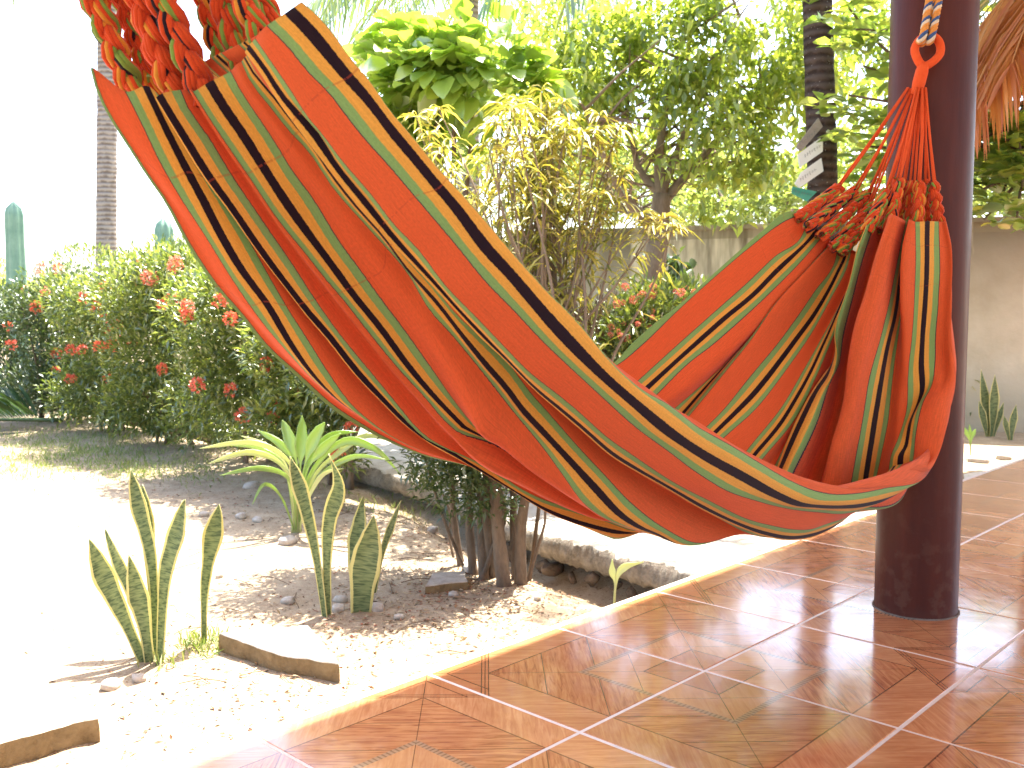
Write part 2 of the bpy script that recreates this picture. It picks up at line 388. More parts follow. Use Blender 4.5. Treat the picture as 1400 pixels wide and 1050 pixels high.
# ---------------- the round porch post
POST = Vector((1.362, 3.215, 0)); PR = .131
t = NT('dark_paint'); v = t.coord('Object')
stv = t.n('Mapping', {'Vector': v, 'Scale': (6, 6, .7)}).outputs[0]; n1 = t.noise(stv, 3, 5, .6); n2 = t.noise(v, 18, 5, .6)
c = t.ramp(n1, [(.3, (.055, .012, .008)), (.7, (.085, .02, .012))])
zz = t.n('SeparateXYZ', {0: v}).outputs[2]
scf = t.math('MULTIPLY', t.ramp(n2, [(.52, (0, 0, 0)), (.62, (1, 1, 1))]), t.math('SUBTRACT', 1.0, t.math('MULTIPLY', zz, 1.9), clamp=True))
c = t.mix(t.math('MULTIPLY', scf, .35), c, (.13, .07, .05))
M_POST = t.done(t.pbsdf(c, t.math('ADD', .3, t.math('MULTIPLY', n2, .16)), .14, t.bump(t.math('ADD', n1, t.math('MULTIPLY', n2, .25)), .22, .006)))
mb = MB(); zs = [.001, .004, .01, .02] + [.05 + .1 * k for k in range(36)]
pv = []; nseg = 64
for z in zs:
    for k in range(nseg):
        an = 2 * math.pi * k / nseg; flare = .002 * max(0, 1 - z / .02)
        r_ = PR * (1.0 + .018 * z / 3) + flare + .0012 * fbm((math.cos(an) * 1.2, math.sin(an) * 1.2, z * 1.3), 2, 2)
        pv.append((r_ * math.cos(an), r_ * math.sin(an), z))
mb.add(pv, [(i * nseg + k, i * nseg + (k + 1) % nseg, (i + 1) * nseg + (k + 1) % nseg, (i + 1) * nseg + k) for i in range(len(zs) - 1) for k in range(nseg)])
post = empty('porch_post', POST); mb.build('shaft', M_POST, post)
M_DIRT = rough_mat('caulk', (.10, .075, .06), (.22, .18, .15), 25, .8, .4, .004)
mb = MB(); ring_ = [(math.cos(2 * math.pi * k / 48) * (PR + .004 + .003 * fbm((math.cos(k * .13), math.sin(k * .13), 0), 3, 2)), math.sin(2 * math.pi * k / 48) * (PR + .004), .0012) for k in range(49)]
mb.tube(ring_, .0032, 6, 0, False); mb.build('base_joint', M_DIRT, post)
tag(post, 'thick round dark brown painted post standing on the tiled porch', 'post')
# ================================================================== THE HAMMOCK
def hpt(px, py, s):                     # point in the upright plane s metres to the camera side of the hammock's axis
    a, b, c = ray(px, py); tx = a / b; Y = (1.838 - 1.396 * s) / (1 - .974 * tx)
    return np.array([tx * Y, Y, EYE + c / b * Y])
HR = []                                 # rows of cloth: (stripe coordinate, [points], s at left end, middle, right end)
def row(w, pts, s0, sm, s1, knot=None): HR.append((w, pts, s0, sm, s1, knot))
# left-hand run of the inner layer (it lies inside the outer layer there)
def inner_left(t):                      # t 0 far edge .. 1 near ridge
    far = [(760, 500), (640, 430), (520, 320), (420, 205), (330, 110), (200, 104)]
    mid = [(900, 668), (760, 600), (600, 470), (450, 290), (350, 150), (280, 84)]
    near = [(780, 452), (690, 362), (590, 248), (490, 130), (425, 50), (398, 26)]
    if t < .5: a, b, k = far, mid, t * 2
    else: a, b, k = mid, near, t * 2 - 1
    return [(x0 + (x1 - x0) * k, y0 + (y1 - y0) * k) for (x0, y0), (x1, y1) in zip(a, b)][::-1]
def inrow(w, t, vis, extra, s0, sm, s1):
    (xa, ya), (xb, yb) = vis[-2], vis[-1]; l = math.hypot(xb - xa, yb - ya); e = 34 if xb < 1090 else 10
    if .5 < w < 7.35: vis = vis + [(xb + (xb - xa) / l * e, yb + (yb - ya) / l * e)]
    L_ = inner_left(t); row(w, L_ + extra + vis[::-1], s0, sm, s1, len(L_) + len(extra))
inrow(.19, 0, [(1091, 290), (1078, 289), (1043, 315), (1006, 347), (969, 380), (931, 414), (894, 443), (861, 473), (839, 496)], [], -.16, -.38, -.22)
inrow(.30, .03, [(1094, 294), (1078, 300), (1024, 339), (978, 378), (922, 429), (876, 473), (842, 500)], [], -.155, -.375, -.215)
inrow(.70, .08, [(1104, 303), (1095, 324), (1060, 350), (1024, 384), (978, 425), (924, 473), (868, 524)], [], -.15, -.355, -.19)
inrow(1.0, .12, [(1118, 314), (1103, 331), (1060, 372), (1034, 399), (987, 438), (948, 473), (883, 532)], [(800, 575)], -.145, -.34, -.175)
inrow(1.3, .16, [(1127, 320), (1097, 355), (1060, 393), (1024, 427), (972, 473), (941, 497), (896, 542)], [(800, 590)], -.14, -.325, -.165)
inrow(1.46, .19, [(1134, 326), (1100, 370), (1060, 417), (1006, 469), (960, 508), (909, 547)], [(800, 600)], -.135, -.30, -.155)
inrow(1.70, .22, [(1136, 329), (1100, 375), (1062, 420), (1020, 467), (975, 512), (922, 558)], [(800, 605)], -.13, -.335, -.175)
inrow(2.0, .25, [(1138, 331), (1102, 378), (1064, 422), (1024, 464), (987, 505), (933, 566)], [(830, 620)], -.125, -.325, -.165)
inrow(2.3, .28, [(1139, 331), (1100, 372), (1060, 416), (1030, 460), (987, 514), (941, 570)], [(840, 630)], -.12, -.295, -.145)
inrow(2.7, .32, [(1145, 333), (1142, 354), (1112, 400), (1067, 464), (1024, 516), (987, 562), (965, 584)], [(860, 640)], -.11, -.27, -.125)
inrow(3.0, .36, [(1153, 334), (1157, 341), (1144, 374), (1116, 426), (1088, 464), (1034, 534), (976, 593)], [(880, 650)], -.10, -.255, -.11)
inrow(3.3, .40, [(1164, 341), (1160, 359), (1138, 404), (1104, 464), (1078, 501), (1034, 558), (989, 599)], [(890, 655)], -.09, -.235, -.095)
inrow(3.7, .44, [(1170, 344), (1168, 372), (1157, 398), (1122, 464), (1097, 508), (1069, 555), (1019, 618)], [(920, 668)], -.08, -.20, -.085)
inrow(4.0, .47, [(1173, 344), (1168, 376), (1152, 410), (1129, 464), (1112, 501), (1088, 545), (1069, 576), (1030, 624)], [(930, 672)], -.07, -.175, -.07)
inrow(4.3, .50, [(1176, 340), (1170, 374), (1160, 408), (1139, 460), (1114, 518), (1092, 564), (1041, 629)], [(950, 678)], -.06, -.15, -.06)
inrow(4.62, .53, [(1182, 315), (1174, 352), (1166, 390), (1146, 456), (1128, 520), (1105, 562), (1060, 630)], [(960, 682)], -.05, -.15, -.06)
inrow(4.80, .55, [(1187, 312), (1176, 346), (1166, 390), (1147, 458), (1143, 488), (1126, 512), (1110, 536), (1079, 597), (1064, 635)], [(980, 684)], -.04, -.12, -.055)
inrow(5.0, .57, [(1187, 309), (1175, 343), (1164, 387), (1145, 458), (1141, 484), (1131, 511), (1116, 534), (1093, 581), (1067, 642)], [(985, 686)], -.03, -.10, -.035)
inrow(5.19, .59, [(1186, 307), (1173, 341), (1162, 385), (1142, 456), (1144, 488), (1139, 510), (1127, 534), (1107, 581), (1078, 642)], [(998, 688)], -.025, -.075, .0)
inrow(5.3, .60, [(1194, 309), (1183, 341), (1164, 411), (1151, 466), (1147, 495), (1134, 523), (1116, 579), (1088, 638)], [(1010, 690)], -.02, -.075, -.01)
inrow(5.42, .63, [(1212, 310), (1200, 348), (1182, 412), (1172, 450), (1162, 490), (1152, 552), (1134, 622), (1122, 655)], [(1030, 694)], -.01, -.09, -.025)
inrow(5.50, .66, [(1216, 294), (1199, 344), (1181, 407), (1170, 441), (1160, 488), (1153, 549), (1134, 620), (1127, 653)], [(1040, 696)], 0, -.02, .05)
inrow(5.70, .70, [(1238, 302), (1227, 354), (1218, 400), (1203, 464), (1188, 516), (1179, 571), (1164, 653)], [(1080, 700)], .01, -.01, .055)
inrow(6.0, .73, [(1241, 304), (1236, 345), (1231, 374), (1222, 437), (1215, 464), (1207, 505), (1194, 581), (1183, 653)], [(1100, 702)], .02, .01, .05)
inrow(6.3, .76, [(1242, 305), (1239, 345), (1236, 400), (1228, 464), (1222, 506), (1214, 575), (1201, 640)], [(1120, 704)], .03, .03, .045)
inrow(6.5, .79, [(1243, 300), (1235, 330), (1231, 400), (1234, 464), (1232, 520), (1226, 575), (1210, 641)], [(1130, 704)], .05, .06, .085)
inrow(6.7, .82, [(1251, 303), (1251, 348), (1249, 419), (1246, 464), (1241, 516), (1240, 557), (1227, 601), (1218, 623), (1214, 648)], [(1140, 704)], .06, .08, .10)
inrow(7.0, .86, [(1268, 302), (1267, 354), (1264, 419), (1261, 464), (1259, 497), (1261, 534), (1244, 581), (1238, 612), (1231, 623), (1230, 646)], [(1150, 702)], .08, .12, .115)
inrow(7.3, .90, [(1283, 303), (1285, 354), (1282, 419), (1279, 464), (1277, 503), (1275, 521), (1261, 553), (1253, 590), (1249, 627), (1246, 644)], [(1160, 694)], .10, .16, .125)
inrow(7.42, .94, [(1289, 303), (1295, 340), (1293, 419), (1292, 470), (1294, 511), (1276, 556), (1270, 600), (1262, 634), (1240, 642)], [(1000, 622), (1114, 674), (1160, 666), (1200, 656)], .115, .22, .13)
RIDGE = [(411, 4), (430, 20), (458, 52), (476, 78), (504, 111), (532, 152), (558, 182), (595, 228), (623, 258), (660, 299), (694, 340), (723, 373), (746, 398), (774, 425), (801, 455), (820, 479),
         (839, 500), (876, 531), (913, 553), (950, 581), (987, 601), (1024, 622), (1061, 643), (1083, 655), (1114, 670)]
IN = [(x - 7, y + 7) for x, y in RIDGE[:15]]
row(7.52, IN + [(839, 503), (876, 533), (913, 554), (950, 580), (987, 600), (1024, 621), (1061, 642), (1083, 653), (1114, 669), (1130, 669), (1154, 663), (1180, 656), (1214, 648), (1247, 642), (1272, 641), (1284, 618), (1296, 568), (1306, 512), (1301, 479), (1300, 419), (1300, 335), (1293, 303)], .13, .265, .14, len(RIDGE) + 4)
row(7.70, [(x - 3, y + 3) for x, y in RIDGE[:15]] + [(820, 481), (839, 501), (876, 532), (913, 553), (950, 581), (987, 602), (1024, 624), (1061, 646), (1083, 658), (1120, 672), (1136, 675), (1173, 674), (1210, 667), (1262, 654), (1282, 618), (1294, 568), (1302, 512), (1299, 419), (1297, 335), (1291, 304)], .14, .285, .11)
row(7.81, RIDGE[:16] + [(839, 501), (876, 534), (913, 560), (950, 589), (990, 614), (1027, 636), (1083, 668), (1120, 683), (1136, 684), (1173, 682), (1210, 674), (1247, 663), (1276, 618), (1290, 568), (1296, 512), (1293, 419), (1292, 335), (1288, 305)], .15, .30, .09)
row(8.0, [(395, 15), (421, 41), (449, 74), (476, 106), (504, 137), (541, 186), (567, 217), (595, 251), (623, 284), (664, 340), (699, 377), (727, 411), (755, 444), (783, 474), (820, 510), (866, 551), (913, 590), (959, 620), (1015, 651), (1064, 678), (1092, 689), (1120, 692), (1145, 693), (1182, 690), (1217, 680), (1256, 650), (1280, 590), (1288, 512), (1286, 419), (1282, 307)], .145, .295, .06)
row(8.3, [(365, 35), (393, 63), (421, 98), (449, 126), (476, 162), (501, 193), (530, 225), (560, 260), (595, 301), (628, 340), (662, 383), (705, 427), (736, 461), (774, 498), (820, 540), (872, 586), (922, 622), (944, 639), (990, 669), (1036, 685), (1083, 696), (1120, 700), (1151, 702), (1173, 698), (1225, 660), (1264, 590), (1280, 490), (1274, 309)], .12, .28, .03)
row(8.7, [(350, 52), (374, 87), (402, 128), (421, 158), (440, 180), (467, 217), (511, 269), (539, 306), (572, 340), (610, 390), (653, 435), (690, 474), (727, 511), (755, 533), (788, 560), (827, 595), (870, 625), (925, 661), (971, 685), (1018, 708), (1055, 718), (1083, 723), (1108, 723), (1132, 715), (1154, 708), (1212, 660), (1254, 590), (1270, 480), (1266, 309)], .10, .25, .02)
row(9.0, [(340, 63), (361, 91), (389, 134), (411, 158), (431, 180), (461, 226), (502, 277), (539, 323), (560, 347), (593, 383), (625, 420), (662, 459), (690, 487), (733, 531), (768, 560), (799, 586), (836, 618), (874, 642), (916, 666), (962, 693), (1009, 715), (1046, 728), (1079, 734), (1108, 731), (1136, 721), (1198, 668), (1244, 590), (1262, 480), (1258, 309)], .085, .23, .01)
row(9.13, [(336, 70), (353, 92), (375, 128), (395, 157), (415, 184), (450, 230), (493, 284), (530, 327), (560, 357), (597, 397), (622, 424), (657, 461), (683, 485), (731, 533), (766, 563), (797, 589), (834, 621), (872, 645), (914, 669), (960, 696), (1007, 718), (1044, 732), (1079, 738), (1108, 735), (1134, 724), (1194, 672), (1240, 590), (1258, 480), (1254, 309)], .08, .225, .0)
row(9.32, [(340, 74), (362, 106), (390, 148), (425, 190), (462, 238), (508, 292), (545, 335), (580, 368), (625, 420), (665, 462), (700, 495), (745, 537), (790, 580), (836, 616), (880, 648), (930, 678), (980, 705), (1018, 727), (1060, 735), (1100, 728), (1180, 672), (1230, 590), (1250, 480), (1250, 309)], .05, .165, -.02)
row(9.68, [(339, 76), (352, 100), (381, 137), (410, 176), (452, 230), (500, 288), (540, 332), (580, 372), (622, 426), (655, 458), (681, 481), (701, 503), (722, 531), (748, 560), (790, 608), (827, 647), (861, 683), (892, 709), (920, 727), (944, 739), (1010, 730), (1090, 706), (1180, 650), (1225, 580), (1246, 480), (1246, 310)], .035, .16, -.03)
row(10.0, [(335, 78), (346, 97), (374, 130), (402, 167), (419, 188), (456, 241), (493, 288), (521, 319), (560, 372), (597, 412), (634, 461), (662, 496), (694, 533), (714, 560), (744, 592), (781, 631), (818, 671), (846, 701), (874, 720), (901, 731), (921, 742), (1000, 728), (1080, 704), (1170, 648), (1220, 570), (1242, 480), (1242, 310)], .025, .145, -.04)
row(10.3, [(330, 85), (341, 110), (368, 145), (396, 180), (419, 204), (456, 258), (502, 310), (558, 374), (588, 424), (616, 455), (653, 500), (679, 533), (703, 564), (744, 614), (771, 651), (799, 688), (812, 699), (835, 712), (870, 724), (905, 733), (990, 722), (1070, 700), (1160, 645), (1214, 560), (1238, 480), (1238, 311)], .015, .125, -.05)
row(10.52, [(322, 90), (335, 118), (362, 156), (386, 188), (410, 221), (444, 266), (484, 318), (528, 375), (566, 428), (600, 480), (630, 533), (647, 566), (660, 594), (684, 608), (716, 636), (753, 662), (790, 686), (818, 703), (850, 717), (883, 727), (980, 716), (1070, 690), (1160, 630), (1210, 550), (1234, 470), (1234, 311)], .01, .10, -.06)
row(10.7, [(316, 97), (330, 124), (356, 163), (376, 193), (400, 232), (428, 269), (465, 329), (497, 373), (516, 400), (555, 452), (592, 504), (619, 543), (647, 578), (662, 592), (690, 606), (722, 632), (758, 656), (800, 684), (850, 706), (960, 700), (1060, 676), (1150, 620), (1205, 545), (1230, 470), (1230, 312)], 0, .055, -.07)
row(11.0, [(286, 112), (304, 143), (332, 184), (358, 225), (396, 283), (424, 322), (452, 359), (481, 400), (518, 446), (555, 497), (592, 541), (619, 569), (634, 584), (648, 591), (690, 612), (730, 640), (780, 672), (850, 702), (960, 696), (1060, 670), (1150, 612), (1202, 540), (1226, 470), (1226, 312)], -.02, .045, -.075)
row(11.3, [(263, 125), (286, 162), (323, 217), (339, 240), (378, 298), (415, 344), (452, 390), (461, 400), (499, 448), (546, 506), (583, 547), (601, 569), (629, 593), (647, 598), (684, 611), (722, 640), (770, 672), (840, 706), (950, 694), (1050, 668), (1140, 610), (1198, 540), (1222, 470), (1222, 313)], -.03, .04, -.08)
row(11.37, [(260, 124), (283, 162), (320, 218), (337, 242), (376, 301), (412, 348), (449, 394), (455, 402), (494, 452), (540, 510), (577, 551), (596, 573), (621, 597), (643, 619), (684, 646), (716, 660), (760, 684), (835, 712), (940, 694), (1040, 668), (1130, 612), (1195, 540), (1219, 470), (1219, 313)], -.03, .04, -.085)
row(11.5, [(262, 122), (284, 156), (318, 208), (340, 245), (378, 303), (414, 352), (450, 398), (495, 455), (542, 514), (579, 556), (600, 582), (628, 606), (652, 626), (690, 650), (722, 668), (764, 688), (835, 712), (930, 692), (1030, 666), (1125, 610), (1192, 540), (1216, 470), (1216, 313)], -.06, .0, -.09)
row(11.7, [(247, 123), (254, 141), (286, 188), (318, 240), (359, 301), (406, 370), (425, 400), (462, 454), (509, 511), (546, 556), (569, 584), (591, 602), (610, 612), (640, 625), (684, 648), (706, 664), (744, 683), (781, 694), (821, 705), (870, 722), (940, 694), (1030, 664), (1120, 608), (1190, 540), (1214, 470), (1213, 314)], -.065, -.005, -.095)
row(12.0, [(217, 130), (249, 182), (286, 241), (322, 291), (341, 319), (369, 358), (396, 393), (428, 433), (444, 451), (490, 509), (527, 548), (554, 575), (580, 598), (606, 610), (640, 632), (712, 676), (744, 695), (781, 711), (818, 722), (846, 727), (880, 728), (950, 692), (1030, 660), (1120, 604), (1187, 540), (1211, 470), (1210, 314)], -.07, -.01, -.10)
row(12.06, [(214, 133), (245, 184), (282, 243), (319, 293), (338, 321), (366, 360), (394, 396), (425, 436), (441, 454), (487, 512), (525, 551), (552, 578), (580, 600), (612, 618), (650, 640), (712, 677), (744, 697), (781, 713), (818, 724), (840, 729), (866, 729), (940, 690), (1025, 658), (1115, 602), (1185, 540), (1208, 470), (1208, 314)], -.07, -.01, -.10)
row(12.3, [(220, 133), (252, 186), (288, 245), (324, 294), (348, 328), (380, 370), (412, 412), (448, 456), (494, 514), (530, 552), (560, 580), (586, 600), (618, 620), (660, 644), (716, 677), (750, 697), (790, 715), (822, 730), (844, 737), (864, 731), (940, 686), (1020, 654), (1110, 598), (1182, 540), (1206, 470), (1206, 315)], -.10, -.04, -.105)
row(12.68, [(218, 132), (250, 186), (285, 244), (318, 292), (339, 324), (369, 377), (402, 433), (416, 454), (453, 513), (481, 552), (509, 577), (527, 590), (564, 610), (610, 627), (645, 638), (712, 668), (750, 684), (800, 698), (842, 708), (866, 708), (930, 684), (1010, 650), (1100, 595), (1178, 540), (1202, 470), (1203, 315)], -.105, -.045, -.11)
row(13.0, [(200, 117), (219, 158), (237, 195), (258, 236), (278, 274), (294, 307), (331, 370), (364, 413), (397, 469), (425, 508), (457, 541), (490, 566), (525, 588), (570, 608), (620, 626), (660, 640), (720, 668), (780, 690), (840, 700), (920, 680), (1000, 645), (1095, 590), (1172, 540), (1198, 470), (1200, 316)], -.115, -.055, -.115)
row(13.3, [(172, 125), (193, 167), (221, 225), (249, 273), (276, 314), (322, 387), (360, 441), (397, 484), (434, 523), (481, 560), (510, 578), (540, 594), (580, 610), (630, 628), (670, 640), (730, 664), (790, 682), (850, 690), (920, 670), (1000, 638), (1090, 585), (1168, 540), (1194, 470), (1198, 316)], -.13, -.07, -.12)
row(13.68, [(128, 93), (137, 125), (156, 163), (178, 197), (206, 241), (228, 272), (262, 334), (299, 389), (335, 430), (365, 468), (411, 511), (458, 553), (495, 577), (522, 593), (575, 618), (635, 634), (690, 650), (750, 664), (810, 672), (860, 672), (930, 655), (1000, 625), (1085, 575), (1160, 530), (1190, 470), (1196, 317)], -.16, -.12, -.13)
row(13.79, [(124, 93), (133, 126), (152, 164), (174, 199), (202, 243), (223, 273), (257, 337), (294, 392), (330, 433), (360, 472), (406, 515), (453, 558), (490, 582), (512, 594), (573, 620), (635, 635), (690, 650), (750, 662), (810, 668), (860, 668), (930, 650), (1000, 620), (1085, 570), (1160, 525), (1188, 470), (1194, 317)], -.16, -.125, -.132)

def resample(pts3, n, knot=None):
    p = np.array(pts3); d = np.maximum(np.linalg.norm(np.diff(p, axis=0), axis=1), 1e-4) ; s = np.concatenate([[0], np.cumsum(d)])
    tg = np.zeros_like(p)                                          # limited tangents
    sl = np.diff(p, axis=0) / d[:, None]
    tg[0], tg[-1] = sl[0], sl[-1]
    w = d[1:] / (d[:-1] + d[1:]); tg[1:-1] = sl[:-1] * w[:, None] + sl[1:] * (1 - w)[:, None]
    sk = s[knot] if knot is not None else max(s[-1] * .5, s[-1] - .78); nl_ = int(n * .68)
    x = np.concatenate([np.linspace(0, sk, nl_, endpoint=False), np.linspace(sk, s[-1], n - nl_)]); k = np.clip(np.searchsorted(s, x, 'right') - 1, 0, len(d) - 1); h = d[k][:, None]; u = ((x - s[k]) / d[k])[:, None]
    return (2 * u**3 - 3 * u**2 + 1) * p[k] + (u**3 - 2 * u**2 + u) * h * tg[k] + (-2 * u**3 + 3 * u**2) * p[k + 1] + (u**3 - u**2) * h * tg[k + 1]
NU = 190; HW = []; HG = []
for w_, pts, s0, sm_, s1, knot in HR:
    q = np.array(pts, float); l = np.concatenate([[0], np.cumsum(np.linalg.norm(np.diff(q, axis=0), axis=1))])
    fr = np.array([l[i] / l[-1] for i in range(len(q))])
    bump_ = np.sin(np.pi * np.clip(fr, 0, 1)) ** 1.0
    lin = s0 + (s1 - s0) * fr; mid = s0 + (s1 - s0) * .5
    ss = lin + (sm_ - mid) * bump_
    if w_ > 7.6:                       # the outer layer passes behind the inner one at the far end
        f0, am = ((.76, .15) if w_ < 9.2 else (.68, .22) if w_ < 10.4 else (.63, .27))
        k1 = np.clip((fr - f0) / .1, 0, 1); k2 = np.clip((fr - .93) / .07, 0, 1); ss = ss - am * k1 * k1 * (3 - 2 * k1) * (1 - k2 * .9)
    HW.append(w_); HG.append(resample([hpt(x, y, s_) for (x, y), s_ in zip(pts, ss)], NU, knot))
HG = np.array(HG); HW = np.array(HW)
# across the stripes: smooth interpolation with limited tangents
def across(P, W):
    out = []; ws = []; d = np.diff(W); n = len(W)
    sl = np.diff(P, axis=0) / d[:, None, None]; tg = np.zeros_like(P); tg[0], tg[-1] = sl[0], sl[-1]
    k = (d[1:] / (d[:-1] + d[1:]))[:, None, None]; a, b = sl[:-1], sl[1:]
    lim = np.minimum(np.linalg.norm(a, axis=2), np.linalg.norm(b, axis=2))[:, :, None] * 1.6
    m = a * k + b * (1 - k); ln = np.maximum(np.linalg.norm(m, axis=2, keepdims=True), 1e-9); tg[1:-1] = m * np.minimum(1, lim / ln)
    for i in range(n - 1):
        c = max(2, int(round(d[i] / .06)))
        for j in range(c):
            u = j / c; h = d[i]
            out.append((2*u**3-3*u**2+1)*P[i] + (u**3-2*u**2+u)*h*tg[i] + (-2*u**3+3*u**2)*P[i+1] + (u**3-u**2)*h*tg[i+1]); ws.append(W[i] + u * h)
    out.append(P[-1]); ws.append(W[-1]); return np.array(out), np.array(ws)
CP, CW = across(HG, HW); nw = len(CW)
# soft small creases in the cloth
for i in range(nw):
    for k in range(0, NU):
        u = k / (NU - 1); x, y, z = CP[i, k]
        e = .0022 * fbm((CW[i] * 1.1, u * 9, 2.2), 1.0, 3) + .0012 * fbm((CW[i] * 3.1, u * 26, 8), 1.0, 2)
        CP[i, k] += np.array([.5, -.7, .3]) * e
ii, jj = np.meshgrid(np.arange(NU - 1), np.arange(nw - 1)); b0 = (jj * NU + ii).ravel()
FC = np.stack([b0, b0 + 1, b0 + NU + 1, b0 + NU], 1)
t = NT('woven_cotton'); uvn = t.n('UVMap', uv_map='uv'); sp = t.n('SeparateXYZ', {0: uvn.outputs[0]})
uu, vv_ = sp.outputs[0], sp.outputs[1]
jag = t.math('MULTIPLY', t.math('SUBTRACT', t.noise(t.n('CombineXYZ', {0: t.math('MULTIPLY', uu, 700.0), 1: t.math('MULTIPLY', vv_, 3.0)}).outputs[0], 1.0, 1, .5), .5), .014)
fr = t.math('FRACT', t.math('ADD', t.math('ADD', vv_, .5), jag))
RED, GRN, ORA, BLK, LIN = (.74, .125, .036), (.25, .40, .125), (.78, .38, .065), (.022, .009, .014), (.06, .03, .05)
col = t.ramp(fr, [(0, RED), (.197, LIN), (.208, GRN), (.318, ORA), (.437, BLK), (.563, ORA), (.682, GRN), (.792, LIN), (.803, RED)], 'CONSTANT')
thr = t.noise(t.n('CombineXYZ', {0: t.math('MULTIPLY', uu, 60.0), 1: t.math('MULTIPLY', vv_, 160.0)}).outputs[0], 1.0, 3, .6)
wft = t.noise(t.n('CombineXYZ', {0: t.math('MULTIPLY', uu, 900.0), 1: t.math('MULTIPLY', vv_, 40.0)}).outputs[0], 1.0, 2, .6)
col = t.mix(1.0, col, t.ramp(thr, [(.3, (.84, .84, .84)), (.7, (1.1, 1.1, 1.1))]), 'MULTIPLY')
col = t.mix(1.0, col, t.ramp(wft, [(.3, (.9, .9, .9)), (.7, (1.06, 1.06, 1.06))]), 'MULTIPLY')
# rows of red tacking stitches near both hems
hem = t.math('MINIMUM', uu, t.math('SUBTRACT', 1.0, uu))
stitch = t.math('MAXIMUM', t.math('LESS_THAN', t.math('ABSOLUTE', t.math('SUBTRACT', hem, .028)), .00035), t.math('LESS_THAN', t.math('ABSOLUTE', t.math('SUBTRACT', hem, .075)), .0003))
dash = t.math('GREATER_THAN', t.noise(t.n('CombineXYZ', {0: t.math('MULTIPLY', vv_, 16.0)}).outputs[0], 1.0, 2, .5), .45)
col = t.mix(t.math('MULTIPLY', t.math('MULTIPLY', stitch, dash), .4), col, (.45, .07, .03))
nb = t.bump(t.math('ADD', t.math('MULTIPLY', wft, .5), t.math('MULTIPLY', thr, .5)), .25, .0015)
pb = t.pbsdf(col, .88, .12, nb, Sheen_Weight=.12)
trn = t.n('BsdfTranslucent', {'Color': t.mix(1.0, col, (1.15, .9, .8), 'MULTIPLY')})
ms = t.n('MixShader', {0: .24}); t.t.links.new(pb, ms.inputs[1]); t.t.links.new(trn.outputs[0], ms.inputs[2])
M_CLOTH = t.done(ms.outputs[0])
hammock = empty('hammock', porch(.8, -.17, 0))
me = np_mesh('cloth', CP.reshape(-1, 3), FC, M_CLOTH, True)
uvl = me.uv_layers.new(name='uv'); li = np.zeros(len(me.loops), dtype=np.int32); me.loops.foreach_get('vertex_index', li)
UVA = np.stack([np.tile(np.linspace(0, 1, NU), nw), np.repeat(CW, NU)], 1).astype(np.float32); uvl.data.foreach_set('uv', UVA[li].ravel())
hl = hammock.location
def hpart(name, o): o.parent = hammock; o.location = -hl; return o
cloth = hpart('cloth', link('cloth', me))
sol = cloth.modifiers.new('thick', 'SOLIDIFY'); sol.thickness = .0022; sol.offset = 0

# ---- braids at both ends, cords, rings
def yarn(name, c):
    t = NT(name); v = t.coord('Object'); n = t.noise(v, 220, 3, .6); n2 = t.noise(v, 25, 3, .6)
    cc = t.mix(t.math('MULTIPLY', n2, .5), c, tuple(q * .6 for q in c))
    return t.done(t.pbsdf(cc, .9, .1, t.bump(n, .5, .002), Sheen_Weight=.15))
YARN = [yarn('red_yarn', (.62, .07, .015)), yarn('green_yarn', (.2, .3, .05)), yarn('orange_yarn', (.66, .25, .03)), yarn('black_yarn', (.02, .01, .014))]
def braid(name, p0, p1, width, rs, seed, mixed=0):
    """three plaited strands, each a bundle of loosely twisted yarns of its own colours"""
    rg = random.Random(seed); p0, p1 = Vector(p0), Vector(p1); L = (p1 - p0).length; t = (p1 - p0).normalized()
    side = t.cross(Vector((0, 1, .1))).normalized(); nrm = side.cross(t)
    per = width * 3.0; n = max(14, int(L / per * 13)); mb = MB(); a = width / 2 - rs * .8; ph0 = rg.random()
    for k in range(3):
        cs = [0, 0, 0, rg.choice((0, 0, 2)), rg.choice((1, 2, 0)), rg.choice((3, 1, 0, 0)), 0, rg.choice((0, 1) if mixed else (0, 0, 2)), rg.choice((2, 1, 3) if mixed else (0, 2, 1))]; rg.shuffle(cs); tw = rg.uniform(-1.4, 1.4); cen = []
        for i in range(n + 1):
            s_ = i / n; th = 2 * math.pi * (s_ * L / per + k / 3 + ph0)
            cen.append(p0 + t * (s_ * L) + side * (a * math.sin(th)) + nrm * (rs * 1.0 * math.sin(2 * th)))
        for y_ in range(9):
            pts = []; an0 = y_ * math.pi / 4.5 + rg.uniform(-.2, .2); off = rs * rg.uniform(.58, .7)
            for i, c in enumerate(cen):
                tg = (cen[min(i + 1, n)] - cen[max(i - 1, 0)]).normalized(); u = (side - tg * side.dot(tg)).normalized(); w_ = tg.cross(u)
                an = an0 + tw * 2 * math.pi * i / n; sq = 1 + .12 * math.sin(i * .9 + y_ * 2)
                pts.append(c + (u * math.cos(an) + w_ * math.sin(an)) * off * sq)
            mb.tube(pts, rs * rg.uniform(.32, .4), 6, cs[y_], False)
    return hpart(name, mb.build(name, YARN))
RING_L = np.array(hpt(-120, -600, .0)); RING_R = np.array(at(1262, 92, 3.03))
def H3(px, py, s_): return Vector(hpt(px, py, s_))
RL, RR = Vector(RING_L), Vector(RING_R)
tops = []
